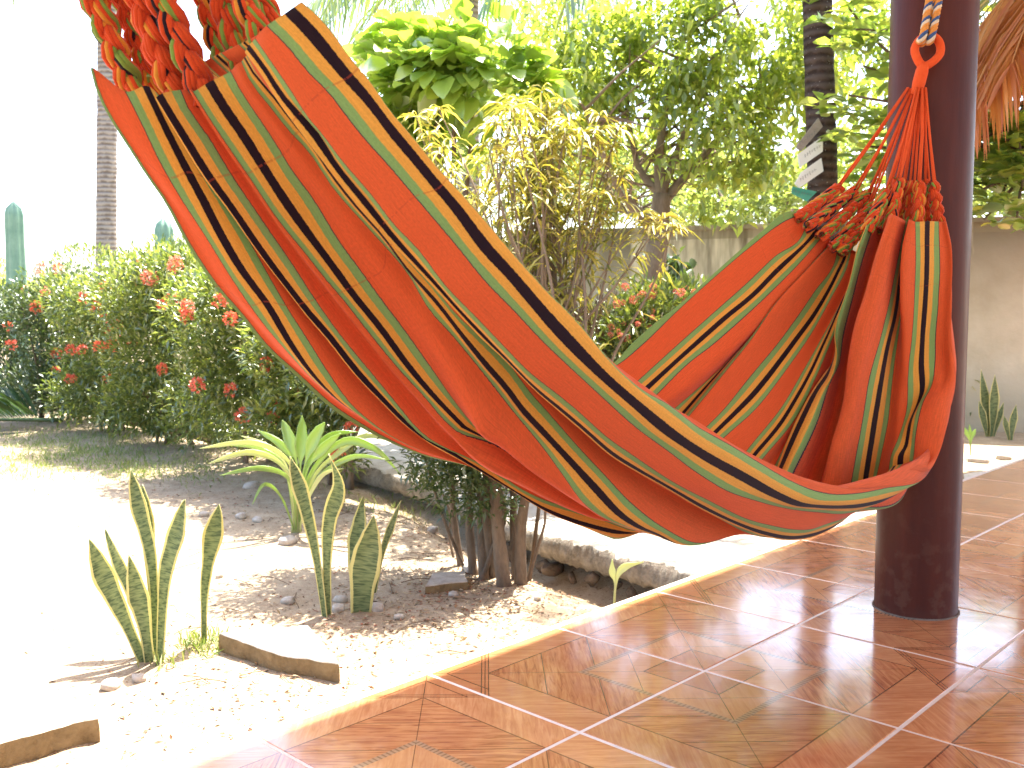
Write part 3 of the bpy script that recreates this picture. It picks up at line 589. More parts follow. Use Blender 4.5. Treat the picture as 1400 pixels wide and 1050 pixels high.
for k, (x0, y0, x1, y1, s_) in enumerate([(158, 92, 112, -14, -.16), (192, 96, 152, -14, -.17), (222, 108, 176, -14, -.08), (262, 108, 208, -14, -.03), (300, 96, 268, -14, -.12),
                                          (322, 88, 292, -14, .0), (352, 52, 322, -14, .06), (372, 34, 345, -20, .02)]):
    p0 = H3(x0, y0, s_); d = (H3(x1, y1, s_ * .93) - p0).normalized(); p0 = p0 - d * .03 + Vector((0, .04, 0)); p1 = p0 + d * .33
    braid('braid', p0, p1, (.038, .031, .041, .041, .033, .038, .036, .032)[k], (.0115, .0095, .0122, .0122, .0098, .0115, .011, .0098)[k], 40 + k, 1); tops.append((p1, 'L'))
for k, (x0, y0, x1, y1, s_) in enumerate([(1098, 294, 1148, 256, -.20), (1112, 306, 1168, 262, -.16), (1130, 318, 1186, 266, -.13), (1146, 332, 1192, 282, -.10), (1158, 338, 1204, 282, -.08),
                                          (1192, 305, 1212, 262, .0), (1207, 306, 1222, 254, -.01), (1220, 298, 1229, 246, .03), (1233, 300, 1236, 248, .0), (1245, 300, 1246, 250, .03), (1256, 302, 1258, 250, .08), (1271, 303, 1266, 248, .06), (1286, 304, 1275, 250, .11)]):
    p0 = H3(x0, y0, s_); p1 = H3(x1, y1, s_ * .9); d = (p1 - p0).normalized()
    braid('braid', p0 - d * .03 + Vector((0, .012, 0)), p1, .034, .0104, 70 + k, 1); tops.append((p1, 'R'))
t = NT('cord_red'); v = t.coord('Object'); M_CORD = t.done(t.pbsdf(t.mix(t.noise(v, 60, 3, .6), (.58, .06, .014), (.68, .11, .03)), .85, .12, t.bump(t.noise(v, 300, 2, .6), .4, .001)))
M_RINGY = YARN[0]; rg = random.Random(3)
for p, side in tops:
    ring = RL if side == 'L' else RR
    neck = ring + (p - ring).normalized() * .07
    for q in range(2):
        off = Vector((rg.uniform(-1, 1), rg.uniform(-1, 1), 0)) * .011
        mid = (p + off) * .5 + neck * .5 + Vector((rg.uniform(-1, 1), rg.uniform(-1, 1), -.5)) * .006
        mb = MB(); mb.tube([p + off - (neck - p).normalized() * .02, mid, neck + off * .35], .0037, 6); hpart('cord', mb.build('cord', M_CORD))
for ring, nm in ((RL, 'ring'), (RR, 'ring')):            # bound eyelet: teardrop of wound yarn with a neck
    cloth_dir = ((Vector(np.mean([tuple(p) for p, s_ in tops if s_ == ('L' if ring is RL else 'R')], axis=0))) - ring).normalized()
    up = -cloth_dir; side = Vector((1, -.12, .1)); side = (side - up * side.dot(up)).normalized()
    pts = []
    for k in range(29):
        an = 2 * math.pi * k / 28 - math.pi / 2; y_ = math.sin(an); x_ = math.cos(an)
        pts.append(ring + up * (.052 + .047 * y_) + side * (.038 * x_ * (1 if y_ > -.1 else (1 - .38 * (-y_ - .1)))))
    mb = MB(); v, f, uv = tube_geo(pts, .0125, 10); mb.add(v, f, 0, uv)
    mb.tube([ring + up * .012, ring - up * .012, ring - up * .05, ring - up * .085], [.014, .019, .019, .0155], 12)
    hpart('ring', mb.build('ring', M_CORD))
tag(hammock, 'orange red cotton hammock with green, yellow and black stripes slung along the porch', 'hammock')

# ---- the ropes that hold it
def rope_mats():
    out = []
    for nm, c in (('rope_orange', (.66, .27, .06)), ('rope_blue', (.05, .10, .24)), ('rope_pale', (.66, .55, .40))): out.append(yarn(nm, c))
    return out
RM = rope_mats()
def rope_run(mb, pts, r, pitch=.05, cols=(0, 1, 2, 0)):
    c = crom(pts, 60); n = len(c); L = sum((c[i + 1] - c[i]).length for i in range(n - 1)); s_ = 0
    fr_ = []
    prev = None
    for i, p in enumerate(c):
        tt = (c[min(i + 1, n - 1)] - c[max(i - 1, 0)]).normalized()
        a = tt.orthogonal().normalized() if prev is None else (prev - tt * prev.dot(tt)).normalized()
        prev = a; fr_.append((p, a, tt.cross(a)))
    for k, col_ in enumerate(cols):
        q = []; s_ = 0
        for i, (p, a, b) in enumerate(fr_):
            if i: s_ += (c[i] - c[i - 1]).length
            th = 2 * math.pi * (s_ / pitch + k / len(cols)); q.append(p + (a * math.cos(th) + b * math.sin(th)) * r * .55)
        mb.tube(q, r * .62, 6, col_)
rope = empty('hanging_rope', RR)
for q, dx in enumerate((-.022, .004, .026)):
    mb = MB(); topp = Vector((POST.x - .075 + dx * 1.1 + .05, POST.y - PR - .016 - .012 * (q == 1), RR.z + .36 + .05 * q))
    start = RR + Vector((dx * .55, -.012 + .02 * (q == 1), .094))
    pts = [start + Vector((0, .02, -.016)), start + Vector((0, -.012, -.004)), start * .6 + topp * .4, topp]
    if q == 1: pts.append(topp + Vector((.0, .004, .3)))
    rope_run(mb, [p - RR for p in pts], .0105); mb.build('rope_strand', RM, rope)
mb = MB()
for z in (0, .026, .052):
    w_ = [Vector((math.cos(a_) * (PR + .018), math.sin(a_) * (PR + .018), 0)) + POST + Vector((0, 0, RR.z + .36 + z)) - RR for a_ in [2 * math.pi * k / 14 for k in range(15)]]
    rope_run(mb, w_, .0105)
mb.build('wrap', RM, rope); tag(rope, 'orange and blue twisted rope tying the hammock ring to the dark post', 'rope')
rope2 = empty('hanging_rope', RL)
mb = MB(); bp = Vector((RL.x, RL.y, RZ - .26)); rope_run(mb, [Vector((0, 0, .088)), Vector((.01, .004, .4)), bp - RL], .0105); mb.build('rope_strand', RM, rope2)
tag(rope2, 'twisted rope holding the near end of the hammock up to the roof beam', 'rope')
# ================================================================== TREES AND SHRUBS
M_BARK = rough_mat('grey_bark', (.09, .06, .04), (.22, .16, .11), 14, .9, .8, .02, stretch=(1, 1, .35))
M_BARKP = rough_mat('pale_bark', (.16, .11, .075), (.34, .26, .19), 12, .9, .6, .02, stretch=(1, 1, .35))
M_TWIG = rough_mat('twig', (.12, .075, .045), (.26, .17, .1), 30, .85, .3, .005)
def palm_bark(name, c1, c2, c3):
    t = NT(name); v = t.coord('Object'); z = t.n('SeparateXYZ', {0: v}).outputs[2]
    n = t.noise(v, 10, 5, .65); n2 = t.noise(v, 45, 3, .6)
    wv = t.math('SINE', t.math('MULTIPLY', t.math('ADD', z, t.math('MULTIPLY', n, .05)), 95.0))
    c = t.ramp(t.math('ADD', t.math('MULTIPLY', wv, .16), n), [(.3, c1), (.62, c2)])
    c = t.mix(t.ramp(n2, [(.66, (0, 0, 0)), (.70, (1, 1, 1))]), c, c3)
    return t.done(t.pbsdf(c, .92, .1, t.bump(t.math('ADD', t.math('MULTIPLY', wv, .4), n), .7, .02)))
def np_rng(k): return np.random.default_rng(k)
def limb(mb, a, b, r0, r1, rg, wob=.06, n=8, sides=7):
    a, b = Vector(a), Vector(b); L = (b - a).length; pts = []
    o1 = Vector((rg.uniform(-1, 1), rg.uniform(-1, 1), rg.uniform(-.4, .6))) * L * wob; o2 = Vector((rg.uniform(-1, 1), rg.uniform(-1, 1), rg.uniform(-.4, .6))) * L * wob
    pts = crom([a, a.lerp(b, .33) + o1, a.lerp(b, .68) + o2, b], n)
    mb.tube(pts, [r0 + (r1 - r0) * i / (n - 1) for i in range(n)], sides); return pts
def crown_points(blobs, n, rng, shell=.35, hole=.0, hs=2.2, seed=0):
    """points through a set of ellipsoids, thinned by noise so that gaps and clumps appear"""
    vol = np.array([b[1][0] * b[1][1] * b[1][2] for b in blobs]); pk = rng.choice(len(blobs), size=int(n * 2.4), p=vol / vol.sum())
    c = np.array([tuple(b[0]) for b in blobs])[pk]; r = np.array([b[1] for b in blobs])[pk]
    d = unit(rng.normal(size=(len(pk), 3))); rad = rng.random((len(pk), 1)) ** shell
    p = c + d * r * rad; keep = []
    for q in p:
        keep.append(mnoise.noise(Vector(q) * hs + Vector((seed * 7.3, 0, 0))) > hole - .5 + rng.random() * .35)
    p = p[np.array(keep)]; d = d[np.array(keep)]
    return p[:n], d[:n]
def put_crown(name, parent, P, D, L, W, mat, rng, **kw):
    V, F = leaves(P, D, L, W, rng, **kw); V = V - np.array(parent.location)
    return link(name, np_mesh(name, V, F, mat), parent)

# ---------------- flowering hedge along the path: separate shrubs, ragged, with red flower heads
M_IX = leaf_mat('hedge_leaf', [(.07, .105, .03), (.12, .17, .042), (.2, .24, .06), (.32, .35, .10)], .48, .35, .10)
M_IXD = leaf_mat('dark_leaf', [(.04, .075, .024), (.07, .11, .034), (.11, .15, .045)], .4, .35, .1)
M_FLW = leaf_mat('red_petal', [(.66, .10, .055), (.74, .17, .09), (.8, .27, .16)], .35, .5, .04, (1.1, .9, .8))
M_FLP = leaf_mat('pink_petal', [(.72, .16, .10), (.8, .28, .2), (.82, .4, .3)], .35, .5, .04, (1.1, .9, .8))
def flower_mesh(seed, mat, r=.055):
    rng = np_rng(seed); n = 34; d = unit(rng.normal(size=(n, 3)) + np.array([[0, 0, .55]])); P = d * r * .55
    V1, F1 = leaves(np.repeat(P + d * r * .25, 4, 0), unit(np.repeat(d, 4, 0) * .25 + rng.normal(size=(n * 4, 3))), r * .42, r * .26, rng, droop=0, fold=.1)
    return np_mesh('flower', V1, F1, mat)
FLM = [flower_mesh(k, M_FLW) for k in range(3)]; FLP = [flower_mesh(9 + k, M_FLP) for k in range(2)]
def shrub(name, base, blobs, nleaf, stems, label, cat, leafmat, seed, ll=(.055, .09), lw=.019, hole=.12, group=None, stem_h=.7, stem_r=.022, spread=.16, top=.5, shell=.45, up=.5, hs=3.2):
    rng = np_rng(seed); rg = random.Random(seed); root = empty(name, base); B = Vector(base)
    P, D = crown_points(blobs, nleaf, rng, shell, hole, hs, seed)
    D = unit(D * .8 + rng.normal(size=D.shape) * .55 + np.array([[0, 0, up]]))
    put_crown('foliage', root, P, D, rng.uniform(ll[0], ll[1], len(P)), lw, leafmat, rng, droop=.12, fold=.3)
    for k in range(stems):
        a = rg.uniform(0, 6.28); q = rg.random() ** .5
        p0 = B + Vector((math.cos(a) * spread * q, math.sin(a) * spread * q * .8, -.03)); bl = rg.choice(blobs)
        tgt = Vector(bl[0]) + Vector((rg.uniform(-.5, .5) * bl[1][0], rg.uniform(-.5, .5) * bl[1][1], rg.uniform(-.3, top) * bl[1][2]))
        mid = Vector((p0.x * .75 + tgt.x * .25, p0.y * .75 + tgt.y * .25, p0.z * .4 + tgt.z * .6 if stem_h > .5 else tgt.z * .5))
        r0 = stem_r * rg.uniform(.45, 1.15); mb = MB()
        pts = crom([p0, p0.lerp(mid, .5) + Vector((rg.uniform(-.03, .03), rg.uniform(-.03, .03), 0)), mid, tgt], 9)
        mb.tube([p - B for p in pts], [r0 * (1 - .7 * i / 8) for i in range(9)], 7)
        for _ in range(2):
            q = pts[rg.randint(4, 7)] - B; e = q + Vector((rg.uniform(-.25, .25), rg.uniform(-.2, .2), rg.uniform(.1, .3))); mb.tube([q, q.lerp(e, .5) + Vector((0, 0, .03)), e], [r0 * .4, r0 * .28, r0 * .12], 5)
        mb.build('stem', M_BARKP if leafmat is not M_IXD else M_BARK, root)
    tag(root, label, cat, group); return root
def flowers_on(root, spots, meshes, rg, smin=.8, smax=1.3):
    for p in spots:
        o = link('flower', rg.choice(meshes), root, Vector(p) - root.location)
        o.rotation_euler = (rg.uniform(-.5, .5) + .5, rg.uniform(-.4, .4), rg.uniform(0, 6)); s = rg.uniform(smin, smax); o.scale = (s, s, s)
HG_ = 'shrubs of the flowering hedge'
rgF = random.Random(21)
def hb(px, py, Y, rx, ry, rz): return (at(px, py, Y), (rx, ry, rz))
# nearest shrub, mostly behind the hammock
b0_ = gp(668, 792); b0_.z = ground_z(b0_.x, b0_.y)
s0_ = shrub('flowering_shrub', b0_, [hb(610, 560, 4.2, .36, .4, .34), hb(540, 490, 4.4, .36, .36, .28), hb(640, 640, 4.15, .26, .26, .24), hb(668, 668, 4.12, .17, .18, .16), hb(575, 420, 4.3, .32, .36, .26), hb(690, 520, 4.2, .28, .3, .25), hb(480, 470, 4.4, .35, .35, .3), hb(640, 450, 4.2, .3, .3, .24)], 16500, 0,
            'flowering shrub with bare brown trunks growing behind the sagging middle of the hammock', 'shrub', M_IXD, 101, group=HG_, hole=.1, ll=(.03, .055), lw=.015)
rg = random.Random(8)
for k, (x0, y0, x1, y1, r) in enumerate([(632, 772, 616, 640, .018), (648, 784, 640, 640, .022), (662, 790, 652, 650, .026), (690, 800, 672, 640, .034), (676, 786, 664, 640, .024), (712, 796, 716, 640, .028), (706, 788, 700, 640, .02), (722, 780, 734, 650, .011), (640, 780, 600, 690, .009), (656, 792, 690, 690, .012), (718, 792, 745, 690, .008), (622, 760, 612, 690, .007)]):
    p0 = gp(x0, y0); p0.z = ground_z(p0.x, p0.y) - .03; p1 = at(x1, y1, p0.y + rg.uniform(-.06, .16)); p2 = at(x1 - 40 + rg.uniform(-25, 25), y1 - 120, p0.y + .1)
    mb = MB(); c = crom([p0, p0.lerp(p1, .5) + Vector((rg.uniform(-.015, .015), 0, 0)), p1, p2], 12)
    mb.tube([q - b0_ for q in c], [r * (1.25 if i == 0 else 1) * (1 - .45 * i / 11) * (1 + .07 * math.sin(i * 2.3 + k)) for i in range(12)], 9); mb.build('trunk', M_BARK, s0_)
def hedge_blobs(l): return [hb(*q) for q in l]
def fill_foot(bl, base):                # leafy down to the ground
    b = gp(*base); out = list(bl)
    for dx in (-.42, 0, .42): out.append((Vector((b.x + dx, b.y - .05 + .35 * dx * -1, GZ + .34)), (.36, .36, .30)))
    return out
HEDGE = [
 ((470, 655), [(455, 520, 5.9, .42, .36, .26), (430, 480, 6.0, .45, .4, .33), (400, 570, 6.1, .3, .3, .2), (470, 420, 5.9, .4, .4, .3), (505, 560, 5.8, .22, .25, .1), (468, 622, 5.6, .15, .14, .12), (440, 600, 5.8, .2, .2, .15)], 'flowering shrub with small red heads right behind the strap-leaved plant', 7500),
 ((350, 628), [(350, 500, 6.8, .55, .5, .42), (320, 430, 6.9, .55, .5, .38), (400, 450, 6.6, .45, .45, .4), (300, 540, 7.0, .4, .4, .24), (360, 400, 6.8, .5, .45, .25)], 'flowering shrub just left of the strap-leaved plant, its stems open at the foot', 8600),
 ((240, 606), [(235, 480, 8.2, .6, .55, .5), (200, 410, 8.3, .55, .5, .38), (270, 395, 8.0, .5, .5, .36), (215, 545, 8.3, .45, .4, .28), (245, 362, 8.1, .45, .4, .24)], 'tall flowering shrub in mid hedge below the grey palm trunk, topped with yellow green shoots', 9000),
 ((160, 588), [(150, 480, 9.2, .55, .5, .5), (130, 410, 9.3, .55, .5, .36), (185, 400, 9.1, .5, .5, .4), (160, 535, 9.3, .5, .45, .3), (120, 370, 9.4, .4, .4, .24)], 'flowering shrub with the most red heads, third from the left end of the hedge', 8200),
 ((85, 575), [(85, 450, 10.2, .5, .5, .45), (60, 420, 10.3, .45, .45, .35), (100, 510, 10.2, .5, .45, .35), (80, 390, 10.3, .45, .45, .25)], 'dark green flowering shrub next to the left end of the hedge', 6000),
 ((22, 560), [(20, 460, 11.2, .5, .5, .45), (-20, 430, 11.4, .55, .5, .4), (30, 510, 11.2, .4, .4, .3), (10, 415, 11.3, .45, .45, .25)], 'dark green flowering shrub at the left end of the hedge, cut by the picture edge', 5200)]
hedge_roots = []
for k, (bp, bl, lab, nl) in enumerate(HEDGE):
    b = gp(*bp); b.z = ground_z(b.x, b.y)
    hedge_roots.append(shrub('flowering_shrub', b, fill_foot(hedge_blobs(bl), bp) if k else hedge_blobs(bl), int(nl * 1.8), 7, lab, 'shrub', M_IX if k < 4 else M_IXD, 120 + k, group=HG_, hole=.02, spread=.22, stem_r=.026, ll=(.05, .085), lw=.023))
FL_PX = [(480, 585, 5.7, 0), (405, 534, 6.15, 0), (462, 624, 5.55, 0), (332, 568, 6.4, 0), (365, 498, 6.25, 1), (315, 533, 6.45, 1), (384, 555, 6.2, 1), (375, 570, 6.2, 1), (315, 436, 6.4, 1), (255, 420, 6.5, 1), (235, 410, 7.5, 2), (222, 417, 7.6, 2),
         (115, 407, 8.85, 3), (160, 445, 8.7, 3), (155, 455, 8.7, 3), (142, 436, 8.75, 3), (137, 475, 8.75, 3), (153, 473, 8.7, 3), (181, 472, 8.6, 3), (130, 420, 8.8, 3), (113, 478, 8.8, 3), (97, 478, 8.9, 3), (78, 484, 9.9, 4), (148, 519, 8.8, 3), (97, 519, 8.9, 4), (76, 507, 9.8, 4),
         (61, 399, 9.8, 4), (35, 396, 10.7, 5), (15, 472, 10.7, 5), (50, 420, 10.0, 4), (55, 368, 9.9, 4), (79, 368, 9.8, 4), (222, 505, 7.7, 2), (270, 527, 6.5, 1), (240, 362, 7.7, 2), (143, 393, 8.8, 3), (192, 362, 8.6, 3), (10, 447, 10.7, 5), (188, 385, 8.6, 3), (205, 380, 7.8, 2), (255, 433, 6.6, 1), (301, 412, 6.5, 1)]
fr2 = random.Random(4)
for x, y, Y, k in FL_PX:
    pale = y < 400; flowers_on(hedge_roots[k], [at(x, y, Y - .16)], FLP if pale else FLM, fr2, .75 if Y < 7 else .85, 1.0 if Y < 7 else 1.25)
# ---------------- second hedge by the wall
for nm, bp, bl, nl, lab, mt, sd in (
    ('flowering_shrub', (900, 668), [(880, 440, 6.6, .4, .4, .3), (930, 420, 6.7, .4, .4, .22), (850, 470, 6.5, .35, .35, .3), (900, 500, 6.6, .45, .4, .3), (960, 450, 6.8, .4, .4, .3)], 7600, 'flowering shrub with pale coral heads in front of the stained wall', M_IX, 150),
    ('bare_shrub', (790, 660), [(795, 430, 6.6, .2, .25, .22), (765, 450, 6.5, .2, .25, .25), (820, 420, 6.8, .2, .25, .15)], 900, 'bare brown twiggy shrub between the hammock edge and the coral flowered shrub', None, 151)):
    b = gp(*bp); b.z = ground_z(b.x, b.y)
    if mt: r2 = shrub(nm, b, hedge_blobs(bl), nl, 6, lab, 'shrub', mt, sd, hole=.1, ll=(.05, .085), lw=.02)
    else:
        r2b = empty(nm, b); rg = random.Random(77); mb = MB()
        for k in range(260):
            bb = hb(*rg.choice(bl)); c = bb[0]; e = c + Vector((rg.gauss(0, .55) * bb[1][0], rg.gauss(0, .5) * bb[1][1], rg.gauss(.2, .5) * bb[1][2])); s_ = Vector((b.x + rg.uniform(-.1, .1), b.y + rg.uniform(-.1, .1), b.z)).lerp(e, rg.uniform(.45, .75)) + Vector((rg.uniform(-.12, .12), 0, 0))
            mb.tube([s_ - b, s_.lerp(e, .5) - b + Vector((rg.uniform(-.03, .03), rg.uniform(-.03, .03), .03)), e - b], [.006, .004, .002], 4, 0, False)
        for k in range(9): mb.tube([Vector((rg.uniform(-.06, .06), rg.uniform(-.06, .06), -.03)), Vector((rg.uniform(-.1, .1), 0, .5)), Vector((rg.uniform(-.25, .25), rg.uniform(-.2, .2), 1.15))], [.014, .01, .005], 5, 0, False)
        mb.build('twigs', M_TWIG, r2b); tag(r2b, lab, 'shrub')
for _ in range(40): flowers_on(r2, [at(fr2.uniform(825, 955), fr2.uniform(392, 470), fr2.uniform(6.15, 6.4))], FLP, fr2, .3, .55)

# ---------------- croton-like shrub with narrow yellow leaves
M_CROT = leaf_mat('yellow_strap_leaf', [(.14, .17, .035), (.28, .28, .055), (.46, .42, .09), (.6, .5, .16)], .45, .4, .06, (1.2, 1.1, .5))
cb = gp(730, 690); cb.z = ground_z(cb.x, cb.y); crot = empty('yellow_leaf_shrub', cb); rg = random.Random(31); rng = np_rng(31)
LP, LD, LL = [], [], []; tips = []
for k in range(58):
    px = rg.gauss(715, 62); py = rg.uniform(130, 300) + abs(px - 720) * .25; Y = rg.uniform(5.5, 6.5); tips.append((px, py, Y))
tips += [(905, 300, 5.7), (890, 310, 5.7), (920, 312, 5.6), (875, 295, 5.75), (850, 240, 5.8), (835, 205, 5.9), (570, 160, 6.1), (585, 185, 6.0), (555, 200, 6.2), (600, 150, 6.2), (845, 275, 5.8), (815, 180, 5.9), (820, 160, 6.0), (770, 140, 6.1), (740, 125, 6.2)]
mb_st = []
for px, py, Y in tips:
    e = at(px, py, Y); b = cb + Vector((rg.uniform(-.28, .28), rg.uniform(-.25, .25), 0)); m1 = Vector((b.x * .65 + e.x * .35, b.y * .65 + e.y * .35, cb.z + (e.z - cb.z) * .5)); mb = MB()
    c = crom([b, m1 + Vector((rg.uniform(-.06, .06), rg.uniform(-.06, .06), 0)), b.lerp(e, .75) + Vector((rg.uniform(-.05, .05), 0, .08)), e], 14)
    mb.tube([q - cb for q in c], [.013 * (1 - .75 * i / 13) for i in range(14)], 5, 0, False); mb_st.append(mb)
    for i in range(5, 14):
        for _ in range(5 if i > 8 else 2):
            q = c[i] + Vector((rg.gauss(0, .01), rg.gauss(0, .01), rg.gauss(0, .02))); a = rg.uniform(0, 6.28)
            LP.append(tuple(q)); LD.append((math.cos(a), math.sin(a), rg.uniform(-.1, .9))); LL.append(rg.uniform(.08, .19))
    for _ in range(15):
        a = rg.uniform(0, 6.28); LP.append(tuple(e)); LD.append((math.cos(a), math.sin(a), rg.uniform(.1, 1.4))); LL.append(rg.uniform(.1, .21))
for mb in mb_st: mb.build('stem', M_BARKP, crot)
put_crown('foliage', crot, np.array(LP), np.array(LD), np.array(LL), .017, M_CROT, rng, droop=.75, fold=.2, segs=3)
tag(crot, 'tall shrub with drooping narrow yellow leaves on many thin stems behind the hammock', 'shrub')

# ---------------- broad-leaved bright tree behind it
M_BROAD = leaf_mat('broad_bright_leaf', [(.22, .33, .06), (.32, .45, .08), (.46, .55, .14)], .55, .3, .14)
bb_ = Vector(at(600, 560, 8.0)); bb_.z = ground_z(bb_.x, bb_.y); tr = empty('broadleaf_tree', bb_); rng = np_rng(41); rg = random.Random(41)
bl = hedge_blobs([(590, 110, 8.0, .55, .5, .35), (650, 95, 7.9, .5, .45, .3), (540, 140, 8.1, .35, .4, .3), (700, 130, 7.9, .3, .35, .25), (620, 60, 8.1, .4, .4, .2), (580, 190, 8.2, .5, .4, .3), (500, 105, 8.2, .28, .3, .24), (745, 105, 8.0, .3, .3, .22), (555, 62, 8.2, .3, .3, .2), (690, 60, 8.1, .3, .3, .2)])
P, D = crown_points(bl, 900, rng, .5, .28, 2.4, 3); D = unit(D + rng.normal(size=D.shape) * .4 + np.array([[0, -.25, .25]]))
put_crown('foliage', tr, P, D, rng.uniform(.16, .30, len(P)), rng.uniform(.11, .2, len(P)), M_BROAD, rng, droop=.35, fold=.16, segs=3)
for k in range(6):
    mb = MB(); e = Vector(bl[k][0]); limb(mb, Vector((rg.uniform(-.05, .05), rg.uniform(-.05, .05), -.05)) if k == 0 else Vector((0, 0, .9)), e - bb_, .06 if k == 0 else .035, .012, rg); mb.build('trunk' if k == 0 else 'branch', M_BARK, tr)
tag(tr, 'bright broad-leaved small tree rising behind the yellow leaved shrub', 'tree')

# ---------------- the big garden tree
M_TREE = leaf_mat('tree_leaf', [(.15, .22, .05), (.24, .32, .07), (.33, .4, .09), (.46, .49, .14)], .68, .35, .08, (1.45, 1.4, .6))
tb = Vector(at(886, 560, 8.6)); tb.z = ground_z(tb.x, tb.y); big = empty('garden_tree', tb); rng = np_rng(51); rg = random.Random(51)
mb = MB(); k1 = at(890, 290, 8.6)
mb.tube([q - tb for q in crom([tb + Vector((0, 0, -.05)), at(888, 420, 8.6), at(898, 340, 8.6), at(905, 265, 8.6)], 14)], [.13 - .004 * i for i in range(14)], 10); mb.build('trunk', M_BARKP, big)
limbs = [((898, 320), (845, 255), (800, 150), .06), ((905, 270), (902, 200), (930, 60), .06), ((903, 280), (960, 215), (1040, 120), .055), ((905, 268), (870, 220), (850, 90), .045), ((902, 290), (940, 240), (990, 230), .04), ((905, 262), (950, 150), (1010, 20), .045), ((900, 300), (850, 285), (820, 230), .04)]
ends = []
for a, m, e, r in limbs:
    mb = MB(); ya, ye = 8.6, 8.6 + rg.uniform(-.8, .8); c = crom([at(*a, ya), at(*m, (ya + ye) / 2), at(*e, ye)], 12); mb.tube([q - tb for q in c], [r * (1 - .75 * i / 11) for i in range(12)], 8)
    for q in c[4:]:
        for _ in range(2):
            d = Vector((rg.uniform(-.6, .6), rg.uniform(-.6, .6), rg.uniform(-.1, .5))); mb.tube([q - tb, q - tb + d * .5 + Vector((0, 0, .03)), q - tb + d], [.016, .01, .004], 5, 0, False); ends.append(q + d)
    mb.build('branch', M_BARKP, big)
BL = hedge_blobs([(800, 110, 8.8, .6, .7, .55), (860, 60, 8.9, .6, .7, .5), (930, 100, 8.5, .55, .7, .6), (1000, 90, 8.6, .6, .7, .6), (1060, 120, 8.7, .55, .7, .6), (1100, 60, 8.8, .6, .7, .6), (780, 40, 9.0, .6, .6, .5), (960, 190, 8.3, .5, .6, .45), (1040, 225, 8.4, .55, .6, .4), (1090, 215, 8.6, .4, .5, .35), (820, 190, 8.8, .35, .5, .35), (1020, 20, 8.8, .7, .7, .5), (980, 270, 8.4, .35, .4, .22), (1060, 275, 8.5, .35, .4, .2), (1180, 110, 9.3, .6, .6, .7), (1210, 30, 9.4, .6, .6, .5), (940, 20, 8.6, .6, .6, .4), (1010, 285, 8.4, .45, .4, .18), (1085, 290, 8.5, .3, .4, .16), (750, 120, 9.2, .5, .5, .5), (850, 130, 8.9, .5, .5, .45)])
P, D = crown_points(BL, 11800, rng, .5, .42, 2.9, 5); D = unit(rng.normal(size=D.shape) * .6 + D * .3 + np.array([[0, 0, -.35]]))
put_crown('foliage', big, P, D, rng.uniform(.07, .125, len(P)), rng.uniform(.035, .06, len(P)), M_TREE, rng, droop=.25, fold=.18)
tag(big, 'spreading leafy tree with forked trunk in front of the garden wall', 'tree')

# ---------------- almond tree with large round leaves behind the post
M_ALM = leaf_mat('almond_leaf', [(.12, .19, .05), (.18, .26, .06), (.26, .34, .08), (.38, .42, .11)], .6, .28, .12, (1.45, 1.4, .6))
ab = Vector(at(1440, 560, 7.4)); ab.z = ground_z(ab.x, ab.y); alm = empty('almond_tree', ab); rng = np_rng(61); rg = random.Random(61)
mb = MB(); limb(mb, (0, 0, -.05), at(1425, 250, 7.4) - ab, .11, .08, rg, .02); mb.build('trunk', M_BARK, alm)
LP, LD = [], []
for e in [(1180, 90), (1200, 170), (1190, 250), (1170, 40), (1215, 120), (1350, 60), (1370, 120), (1350, 200), (1380, 230), (1365, 285), (1385, 30), (1180, 200), (1160, 130), (1210, 220), (1225, 60), (1340, 260), (1390, 300), (1205, 280), (1290, 120), (1290, 30), (1160, 10), (1398, 255), (1345, 300)]:
    mb = MB(); p1 = at(*e, 7.2 + rg.uniform(-.5, .7)); st = at(1425, 250, 7.4).lerp(at(1425, 60, 7.4), rg.random()); c = limb(mb, st - ab, p1 - ab, .026, .007, rg, .09, 10, 6)
    mb.build('branch', M_BARK, alm)
    for q in c[4:]:
        for _ in range(2):
            w = q + ab + Vector((rg.gauss(0, .16), rg.gauss(0, .16), rg.gauss(.03, .1)))
            for j in range(9):
                a = j * 2.4 + rg.random(); LP.append(tuple(w + Vector((0, 0, rg.uniform(-.02, .05))))); LD.append((math.cos(a), math.sin(a), rg.uniform(-.1, .6)))
n = len(LP); put_crown('foliage', alm, np.array(LP), np.array(LD), rng.uniform(.11, .2, n), rng.uniform(.06, .1, n), M_ALM, rng, droop=.22, fold=.14, segs=3)
tag(alm, 'almond tree with large rounded leaves spreading behind the dark post', 'tree')

